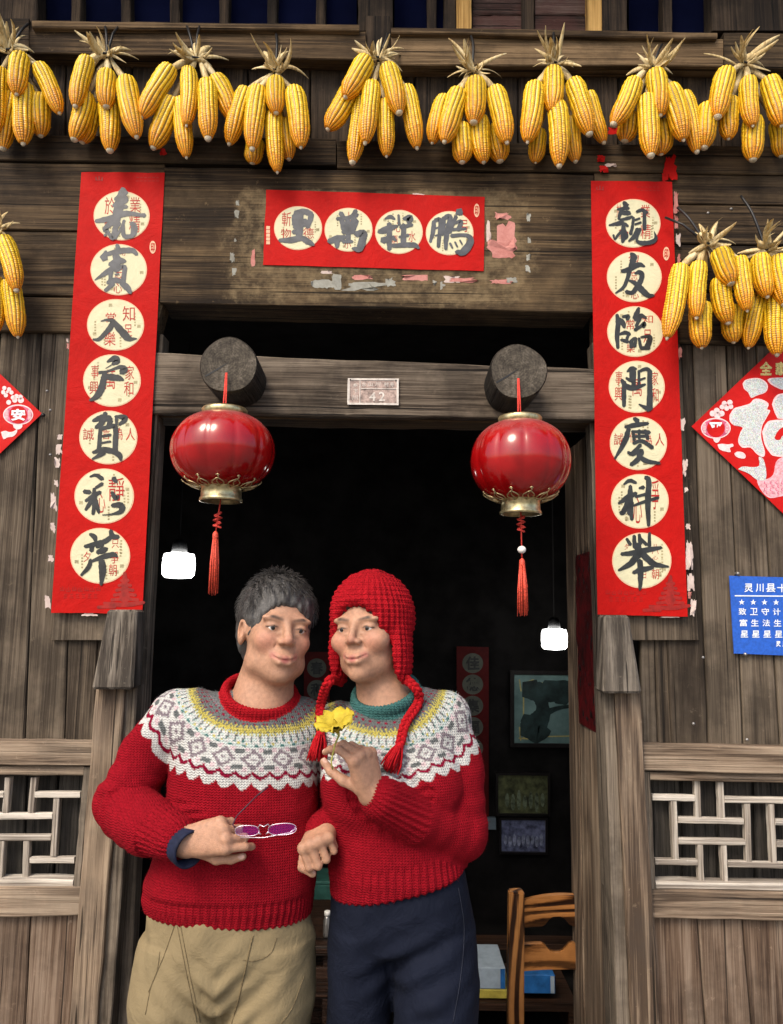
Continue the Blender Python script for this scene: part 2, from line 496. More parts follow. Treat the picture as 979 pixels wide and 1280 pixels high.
# ================================================================== the house front
gr = MB(); gr.add([(-150, -150, 0), (150, -150, 0), (150, 150, 0), (-150, 150, 0)], [[0, 1, 2, 3]])
ground = gr.build('ground', M['ground']); ground['kind'] = 'structure'; ground['label'] = 'grey worn concrete yard in front of the house'

house = thing('timber_house', 'old weathered timber house front with a dark open doorway', 'house', (0, 0, 0))
_pr = random.Random(11)


def plank(quad, Y, depth, mat, along='x', name='plank', parent=None, jit=.0012, b=.003, seg=9, wpts=None):
    """board whose front face is the pixel quad (TL, TR, BR, BL) in plane y = Y; slightly uneven edges"""
    parent = parent or house
    TL, TR, BR, BL = wpts if wpts else [P(x, y, Y) for x, y in quad]
    if along == 'x': A0, A1, B0, B1 = TL, TR, BL, BR
    else: A0, A1, B0, B1 = TL, BL, TR, BR
    v = []; f = []
    D = Vector((0, 1, 0))
    for i in range(seg + 1):
        t = i / seg
        a = A0.lerp(A1, t); c = B0.lerp(B1, t)
        e = (c - a).normalized()
        a = a + e * _pr.uniform(-jit, jit); c = c + e * _pr.uniform(-jit, jit)
        dy = D * _pr.uniform(-jit, jit) * .6
        v += [a + e * b + dy, c - e * b + dy, c + D * b + dy, c + D * depth, a + D * depth, a + D * b + dy]
    for i in range(seg):
        for k in range(6):
            k2 = (k + 1) % 6
            q = [i * 6 + k, i * 6 + k2, (i + 1) * 6 + k2, (i + 1) * 6 + k]
            f.append(q if along == 'z' else q[::-1])
    e0 = list(range(6)); e1 = [seg * 6 + k for k in range(6)]
    f.append(e0[::-1] if along == 'z' else e0); f.append(e1 if along == 'z' else e1[::-1])
    return mesh(name, v, f, mat, parent)


def vboards(edges, ytop, ybot, Y, depth, mat, gap=1.0, parent=None, name='plank', zbot=None):
    """upright boards between neighbouring edge lines; an edge is (x at top, x at bottom)"""
    for (a0, a1), (b0, b1) in zip(edges[:-1], edges[1:]):
        yt = ytop(a0) if callable(ytop) else ytop
        q = [(a0 + gap, yt), (b0 - gap, yt), (b1 - gap, ybot), (a1 + gap, ybot)]
        w = [P(x, y, Y) for x, y in q]
        if zbot is not None:
            for i, k in ((2, 1), (3, 0)):
                t = (zbot - w[k].z) / (w[i].z - w[k].z); w[i] = w[k].lerp(w[i], t)
        plank(None, Y + _pr.uniform(-.003, .003), depth, mat, 'z', name, parent, wpts=w)


R_ = lambda x0, y0, x1, y1, sl=0.014: [(x0, y0 + sl * (x0 - 490)), (x1, y0 + sl * (x1 - 490)), (x1, y1 + sl * (x1 - 490)), (x0, y1 + sl * (x0 - 490))]

# --- dark room behind: one shell (floor, ceiling, side and back walls), open to the doorway
sh = MB()
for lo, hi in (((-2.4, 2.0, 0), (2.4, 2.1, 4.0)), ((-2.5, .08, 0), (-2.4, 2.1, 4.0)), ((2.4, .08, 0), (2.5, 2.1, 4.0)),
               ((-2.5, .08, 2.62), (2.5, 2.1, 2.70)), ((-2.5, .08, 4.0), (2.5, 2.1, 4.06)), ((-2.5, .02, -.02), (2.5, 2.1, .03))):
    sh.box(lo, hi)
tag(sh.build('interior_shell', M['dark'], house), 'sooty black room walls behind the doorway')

# --- upper window strip
upw = mesh('upper_window', [P(x, y, .12) for x, y in ((-80, -60), (1060, -45), (1060, -42), (-80, -57))], [[0, 1, 2, 3]], M['up_h'], house)
def ustile(x0, x1, Y=.02, mat='up_v', name='window_bar', d=.05, yb=48):
    plank([(x0, -70), (x1, -70), (x1, yb), (x0, yb)], Y, d, M[mat], 'z', name, upw)
for x0, x1 in ((-120, -20), (-20, 47), (447, 492), (555, 571), (753, 785), (889, 1000), (1000, 1110)):
    ustile(x0 + .7, x1 - .7, .012 if x1 - x0 > 30 else .03, 'up_v', 'window_stile', .06, 38 if x0 > -30 else 60)
for x in (95, 157, 218, 280, 340, 401, 540, 835): ustile(x - 6, x + 6, .045)
for x0, x1 in ((571, 590), (735, 753)): ustile(x0, x1, .018, 'yellow', 'window_post', .05)
for x0, x1 in ((591, 652), (669, 734)):
    for k, (a, b) in enumerate(((-70, -28), (-27, -6), (-5, 18), (19, 50))):
        plank([(x0, a), (x1, a), (x1, b), (x0, b)], .05, .02, M['peeled'], 'x', 'window_panel', upw)
ustile(653, 668, .035)

M['pane'] = plain('night_blue_pane', (.003, .0045, .020), .9, .2, 4, spec=.02)  # flat sheets behind the bars: unlit attic's navy dark put into the colour
for x0, x1 in ((48, 446), (493, 554), (786, 888)):
    plank([(x0, -70), (x1, -70), (x1, 48), (x0, 48)], .085, .01, M['pane'], 'x', 'window_pane', upw)
# --- sill rails under the windows
plank([(40, 25), (449, 30), (449, 38), (40, 34)], -.035, .10, M['sill'], 'x', 'sill')
plank([(37, 34.6), (457, 38.6), (457, 75), (37, 66)], -.018, .08, M['sill'], 'x', 'sill')
plank([(489, 33), (897, 40), (897, 48), (489, 41)], -.035, .10, M['sill'], 'x', 'sill')
plank([(489, 41.6), (904, 48.6), (904, 83), (489, 81)], -.018, .08, M['sill'], 'x', 'sill')
plank([(-120, 22), (36, 22), (36, 60), (-120, 60)], .0, .06, M['up_h'], 'x', 'sill')
plank([(905, 40), (1110, 43), (1110, 86), (905, 84)], .0, .06, M['up_h'], 'x', 'sill')
plank([(457.6, 20), (488.4, 20), (488.4, 84), (457.6, 84)], -.006, .06, M['up_v'], 'z', 'window_stile')

# --- upright boards behind the corn
ub = [-120, -40, 0, 40, 82, 165, 235, 310, 388, 447, 518, 583, 648, 710, 773, 837, 903, 979, 1050, 1115]
vboards([(x, x) for x in ub], 52, 196, .03, .025, M['up_v'], .8)

# --- heavy beams above the door
plank(R_(-130, 174, 420, 207), .004, .09, M['up_h'], 'x', 'beam')
plank(R_(421.5, 176, 1120, 211), .000, .09, M['up_h'], 'x', 'beam')
# broad lintel over the doorway
plank([(206, 208), (742, 218), (742, 391), (200, 379)], -.004, .12, M['lintel'], 'x', 'lintel', seg=16)
# level planks beside it
for a, b in ((203, 287), (288.5, 369), (370.5, 414)):
    plank([(-130, a - 1), (206, a + 2), (205 - (b - 200) * .05, b + 2), (-130, b - 2)], .006 + _pr.uniform(0, .006), .06, M['up_h'], 'x', 'plank')
for a, b in ((216, 253), (254.5, 303), (304.5, 362), (363.5, 428)):
    plank([(743, a), (1120, a + 5), (1120, b + 5), (744, b)], .006 + _pr.uniform(0, .006), .06, M['up_h'], 'x', 'plank')
# transom beam that carries the two round pegs
pb = plank([(180, 440), (760, 462), (760, 525), (180, 516)], .0, .14, M['peg_beam'], 'x', 'transom_beam', seg=16, jit=.003)
plank([(180, 516.5), (760, 525.5), (760, 530), (180, 521)], .03, .09, M['up_h'], 'x', 'transom_batten')

# --- pilaster boards under the couplets
plank([(96, 415), (204, 418), (176, 800), (64, 800)], .012, .06, M['low_v'], 'z', 'pilaster')
plank([(741, 428), (850, 430), (874, 800), (757, 800)], .012, .06, M['low_v'], 'z', 'pilaster')
plank([(748, 390), (764, 390), (768, 440), (750, 440)], .05, .05, M['low_v'], 'z', 'pilaster')

# --- upright wall boards left and right of the door
vboards([(-140, -170), (-75, -100), (0, -28), (52, 30), (98, 80), (135, 118)], 415, 940, .024, .022, M['low_v'], .9)
vboards([(812, 840), (866, 886), (908, 930), (945, 976), (1010, 1040), (1075, 1110), (1140, 1180)], 430, 945, .024, .022, M['low_v'], .9)
vboards([(118, 116), (136, 134)], 760, 940, .030, .02, M['low_v'], .5)
vboards([(800, 803), (818, 822), (841, 841)], 760, 945, .030, .02, M['low_v'], .5)

# --- door posts with carved block heads, inner jambs
def taper_block(px, Yf, Yb, name, mat):
    (a, b, c, d) = [P(x, y, Yf) for x, y in px]
    mb = MB()
    back = [Vector((p.x, Yb, p.z)) for p in (a, b, c, d)]
    top_in = .5
    fr = [a + Vector((0, .010, 0)), b + Vector((0, .010, 0)), c, d]
    mb.add(fr + back, [[3, 2, 1, 0], [4, 5, 6, 7], [0, 1, 5, 4], [1, 2, 6, 5], [2, 3, 7, 6], [3, 0, 4, 7]])
    o = mb.build(name, mat, house, bevel=.006)
    return o
plank(None, -.035, .075, M['post'], 'z', 'door_post', wpts=[P(120, 858, -.035), P(156, 858, -.035), P(104, 1480, -.035), P(70, 1480, -.035)], seg=14, jit=.002)
plank(None, -.02, .09, M['jamb'], 'z', 'door_jamb', wpts=[P(157, 858, -.02), P(172, 858, -.02), P(123, 1480, -.02), P(105, 1480, -.02)], seg=14)
plank(None, .03, .05, M['jamb'], 'z', 'door_jamb', wpts=[P(178, 528, .03), P(200, 528, .03), P(150, 1480, .03), P(128, 1480, .03)], seg=14)
plank(None, -.035, .075, M['post'], 'z', 'door_post', wpts=[P(769, 862, -.035), P(801, 862, -.035), P(836, 1480, -.035), P(800, 1480, -.035)], seg=14, jit=.002)
plank(None, -.02, .09, M['jamb'], 'z', 'door_jamb', wpts=[P(754, 862, -.02), P(768, 862, -.02), P(799, 1480, -.02), P(780, 1480, -.02)], seg=14)
plank(None, .03, .05, M['jamb'], 'z', 'door_jamb', wpts=[P(738, 528, .03), P(757, 528, .03), P(792, 1480, .03), P(770, 1480, .03)], seg=14)
taper_block([(132, 762), (170, 762), (166, 862), (114, 862)], -.075, .0, 'post_head', M['head'])
taper_block([(757, 769), (788, 769), (803, 867), (754, 867)], -.075, .0, 'post_head', M['head'])
for (a, b, x0, x1) in ((530, 1480, 0, 0),):
    # right door leaf swung into the room: its inner face shows
    w0 = P(752, 530, .08); w1 = P(752, 1480, .08)
    lx = (w0.x + P(757, 1100, .08).x) / 2
    nb = 3; wd = .40 / nb
    leaf = MB(); leaf.box((lx + .012, .085, .05), (lx + .03, .49, w0.z))
    leaf = leaf.build('door_leaf', M['jamb'], house)
    for i in range(nb):
        mb = MB(); mb.box((lx - .006 + .003 * (i % 2), .085 + i * wd + .002, .05), (lx + .0115, .085 + (i + 1) * wd - .002, w0.z))
        mb.build('plank', M['post'], leaf, bevel=.002)
LEAF_X = lx

# --- half-height lattice windows
def lattice(px_out, rails, slats, back, panel_edges, nm):
    root = mesh('lattice_window', [P(x, y, .058) for x, y in back], [[3, 2, 1, 0]], M['panel_dark'], house)
    xs = sorted({x for x, _ in back}); n = 7
    for i in range(n):   # dark boards behind the lattice
        t0, t1 = i / n, (i + 1) / n
        TL, TR, BR, BL = back
        L = lambda a, b, t: (a[0] + (b[0] - a[0]) * t, a[1] + (b[1] - a[1]) * t)
        plank([L(TL, TR, t0 + .006), L(TL, TR, t1 - .006), L(BL, BR, t1 - .006), L(BL, BR, t0 + .006)], .045, .012, M['panel_dark'], 'z', 'plank', root)
    for q, Y, d, mat, al in rails: plank(q, Y, d, M[mat], al, 'rail' if al == 'x' else 'stile', root, jit=.0015)
    for x0, y0, x1, y1 in slats:
        h = abs(x1 - x0) > abs(y1 - y0)
        w = 3.7
        q = [(x0, y0 - w), (x1, y1 - w), (x1, y1 + w), (x0, y0 + w)] if h else [(x0 - w, y0), (x0 + w, y0), (x1 + w, y1), (x1 - w, y1)]
        plank(q, .008 if h else .0095, .016, M['slat_h' if h else 'slat_v'], 'x' if h else 'z', 'slat', root, jit=.0006, b=.0015, seg=4)
    return root

zx = lambda x: 800 + x / 5.335
zy = lambda y: 920 + y / 5.335
S = lambda a, b, c, d: (zx(a), zy(b), zx(c), zy(d))
slR = [S(85, 410, 366, 417), S(565, 425, 1000, 434), S(256, 562, 693, 572), S(258, 702, 703, 712), S(104, 840, 385, 846), S(590, 856, 1005, 868),
       S(905, 577, 1160, 580), S(912, 722, 1170, 726), S(1340, 430, 1600, 438), S(1350, 860, 1600, 868), S(1000, 434, 1120, 437), S(1005, 868, 1120, 871),
       S(383, 300, 392, 548), S(540, 308, 550, 548), S(227, 435, 243, 830), S(716, 452, 730, 845), S(878, 455, 896, 850), S(402, 722, 412, 975), S(560, 730, 572, 985),
       S(1130, 310, 1140, 560), S(1160, 730, 1165, 985), S(1240, 450, 1250, 850)]
railsR = [([(803, 931), (1120, 938), (1120, 971), (803, 964)], -.018, .06, 'rail', 'x'),
          ([(813, 965), (1120, 972), (1120, 981), (813, 975)], -.004, .04, 'rail', 'x'),
          ([(804, 964.5), (813.5, 965), (820, 1112), (808, 1112)], -.008, .045, 'jamb', 'z'),
          ([(820, 1101.5), (1130, 1108), (1130, 1117), (820, 1112)], -.004, .04, 'slat_h', 'x'),
          ([(808, 1113), (1130, 1119), (1130, 1155), (808, 1148)], -.018, .06, 'rail', 'x')]
lattice(None, railsR, slR, [(806, 960), (1120, 965), (1130, 1125), (806, 1120)], None, 'r')
yx = lambda x: x / 2.371
yy = lambda y: 740 + y / 2.371
T = lambda a, b, c, d: (yx(a), yy(b), yx(c), yy(d))
slL = [T(103, 601, 237, 602), T(-170, 601, 10, 601), T(-150, 666, 155, 665), T(-150, 730, 150, 729), T(88, 796, 220, 796), T(-180, 797, -10, 797),
       T(100, 550, 90, 657), T(23, 550, 14, 657), T(167, 612, 157, 784), T(78, 738, 74, 853), T(5, 738, -2, 853), T(-90, 612, -95, 784)]
railsL = [([(-160, 923), (116, 928), (115, 958), (-160, 954)], -.018, .06, 'rail', 'x'),
          ([(-160, 955), (105, 959), (104, 970), (-160, 966)], -.004, .04, 'rail', 'x'),
          ([(104.5, 959), (113.5, 959), (101, 1108), (91.5, 1108)], -.008, .045, 'jamb', 'z'),
          ([(-160, 1098), (91.5, 1099.5), (91, 1109), (-160, 1109)], -.004, .04, 'slat_h', 'x'),
          ([(-160, 1110), (103, 1110), (100, 1145), (-160, 1150)], -.018, .06, 'rail', 'x')]
lattice(None, railsL, slL, [(-160, 950), (112, 955), (104, 1116), (-160, 1120)], None, 'l')
# boarded panels under the lattice, down to the ground
vboards([(-170, -190), (-100, -116), (-35, -48), (38, 30), (99, 88)], 1140, 1300, .004, .03, M['panel'], .8, zbot=.02)
vboards([(812, 820), (872, 884), (928, 942), (985, 1000), (1050, 1070), (1115, 1140)], 1146, 1300, .004, .03, M['panel'], .8, zbot=.02)
# wall that goes on beyond the frame on both sides, with the sole plate and the eave above
for sx in (-1, 1):
    for k in range(9):
        x0 = sx * (1.36 + k * .14); x1 = sx * (1.36 + (k + 1) * .14 - .004)
        a, b = min(x0, x1), max(x0, x1)
        mb = MB(); mb.box((a, .06 + .003 * (k % 2), .02), (b, .082, 4.0)); mb.build('plank', M['low_v'], house)
mb = MB(); mb.box((-2.6, -.02, 0), (-.88, .07, .12)); mb.build('sole_plate', M['rail'], house, bevel=.004)
mb = MB(); mb.box((.80, -.02, 0), (2.6, .07, .12)); mb.build('sole_plate', M['rail'], house, bevel=.004)
mb = MB(); mb.box((-.875, .0, 0), (.795, .07, .16)); mb.build('threshold', M['rail'], house, bevel=.006)
mb = MB(); mb.box((-2.6, .0, 3.66), (2.6, .1, 4.02)); mb.build('wall_plate', M['up_h'], house, bevel=.005)
for k in range(11):
    x = -2.5 + k * .5
    mb = MB(); mb.add([(x - .04, .1, 4.18), (x + .04, .1, 4.18), (x + .04, -.45, 3.93), (x - .04, -.45, 3.93), (x - .04, .1, 4.05), (x + .04, .1, 4.05), (x + .04, -.45, 3.83), (x - .04, -.45, 3.83)],
           [[0, 1, 2, 3], [7, 6, 5, 4], [0, 4, 5, 1], [1, 5, 6, 2], [2, 6, 7, 3], [3, 7, 4, 0]])
    mb.build('rafter', M['up_v'], house)
roof = MB(); n = 60
vv = []
for i in range(n + 1):
    x = -2.7 + 5.4 * i / n; h = .02 * (1 if i % 2 else -1)
    vv += [(x, -.52, 3.95 + h), (x, 2.2, 5.15 + h), (x, -.52, 3.91 + h), (x, 2.2, 5.11 + h)]
ff = []
for i in range(n):
    a = i * 4; c = a + 4
    ff += [[a, c, c + 1, a + 1], [a + 3, c + 3, c + 2, a + 2], [a, a + 2, c + 2, c]]
roof.add(vv, ff); roof.build('roof', M['tile'], house)

# --- round pegs on the transom (with the growth rings of the log end)
m, nt, b = new_mat('peg_log_end')
vm, v0 = coords(nt, rnd=False)
sp = N(nt, 'ShaderNodeSeparateXYZ', {0: v0})
dd = mth(nt, 'SQRT', mth(nt, 'ADD', mth(nt, 'POWER', mth(nt, 'ADD', sp.outputs[0], .008), 2.0), mth(nt, 'POWER', mth(nt, 'SUBTRACT', sp.outputs[2], .006), 2.0)))
nz = noise(nt, v0, 26, 5, .6)
rg = mth(nt, 'PINGPONG', mth(nt, 'ADD', mth(nt, 'MULTIPLY', dd, 300.0), mth(nt, 'MULTIPLY', nz, 9.0)), 1.0)
n3 = noise(nt, v0, 120, 5, .7)
k = mth(nt, 'ADD', mth(nt, 'MULTIPLY', rg, .05), mth(nt, 'ADD', mth(nt, 'MULTIPLY', nz, .5), mth(nt, 'MULTIPLY', n3, .5)))
nt.links.new(ramp(nt, k, [(.42, (.022, .017, .012)), (.55, (.070, .058, .043)), (.70, (.17, .145, .115))]), b.inputs['Base Color'])
b.inputs['Roughness'].default_value = .9
bp = N(nt, 'ShaderNodeBump', {'Strength': .6, 'Distance': .004, 'Height': k}); nt.links.new(bp.outputs[0], b.inputs['Normal'])
M['peg_end'] = m
M['peg_side'] = wood('peg_bark_side', (.012, .010, .008), (.035, .029, .023), (.07, .06, .05), 'y', rings=.2)
PEGS = []
for (px, py, r) in ((285.5, 456, 36.5), (648.5, 464, 36.0)):
    Yf = -.15
    c = P(px, py, Yf); rr = r / PXM(px, py, Yf)
    mb = MB(); nn = 48; v = []; f = []
    wob = [1 + .018 * math.sin(3 * a + px) + .012 * math.sin(5 * a) for a in [2 * math.pi * k / nn for k in range(nn)]]
    for (yy_, s_) in ((.0, .955), (.006, 1.0), (.15, .97)):
        for k in range(nn):
            an = 2 * math.pi * k / nn
            v.append(c + Vector((math.cos(an) * rr * s_ * wob[k], yy_, math.sin(an) * rr * s_ * wob[k])))
    for i in range(2):
        for k in range(nn):
            k2 = (k + 1) % nn
            f.append([i * nn + k, i * nn + k2, (i + 1) * nn + k2, (i + 1) * nn + k])
    o = mesh('log_peg', v, f, M['peg_side'], house)
    mesh('end_grain', [v[k] + Vector((0, .0003, 0)) for k in range(nn)], [list(range(nn))], M['peg_end'], o)
    cr = MB()   # drying split across the end grain
    s0 = c + Vector((-rr * .78, -.0006, -rr * .42)); s1 = c + Vector((rr * .05, -.0006, rr * .12)); e = (s1 - s0).cross(Vector((0, 1, 0))).normalized()
    cr.add([s0 + e * .002, s0 - e * .002, s0.lerp(s1, .5) - e * .003, s1, s0.lerp(s1, .5) + e * .001], [[0, 1, 2, 3, 4]])
    cr.build('split', M['tie'], o)
    PEGS.append((c, rr))
for px, py in ((128, 612), (62, 568), (58, 488), (880, 822), (935, 925), (868, 905), (700, 250), (62, 512), (270, 230), (655, 225), (915, 260), (886, 265)):
    q = P(px, py, .0)
    mb = MB(); mb.lathe([(.0, -.004), (.0035, -.003), (.004, 0)], q + Vector((0, .006, 0)), 8, (0, 1, 0)); mb.build('nail_head', M['screw'], house, smooth=True)

# ================================================================== red papers
def ptf(x0, y0, s): return lambda X, Y: (x0 + X / s, y0 + Y / s)
Z1, Z2, Z3, Z4 = ptf(110, 230, 8.825), ptf(100, 365, 8.533), ptf(85, 505, 5.445), ptf(750, 240, 9.143)
Z5, Z6, Z7, Z8 = ptf(750, 375, 8.825), ptf(755, 510, 5.445), ptf(325, 235, 6.751), ptf(460, 235, 6.528)


def strokes(s):
    return [[tuple(float(n) for n in p.split(',')) for p in st.split()] for st in s.split(';') if st.strip()]


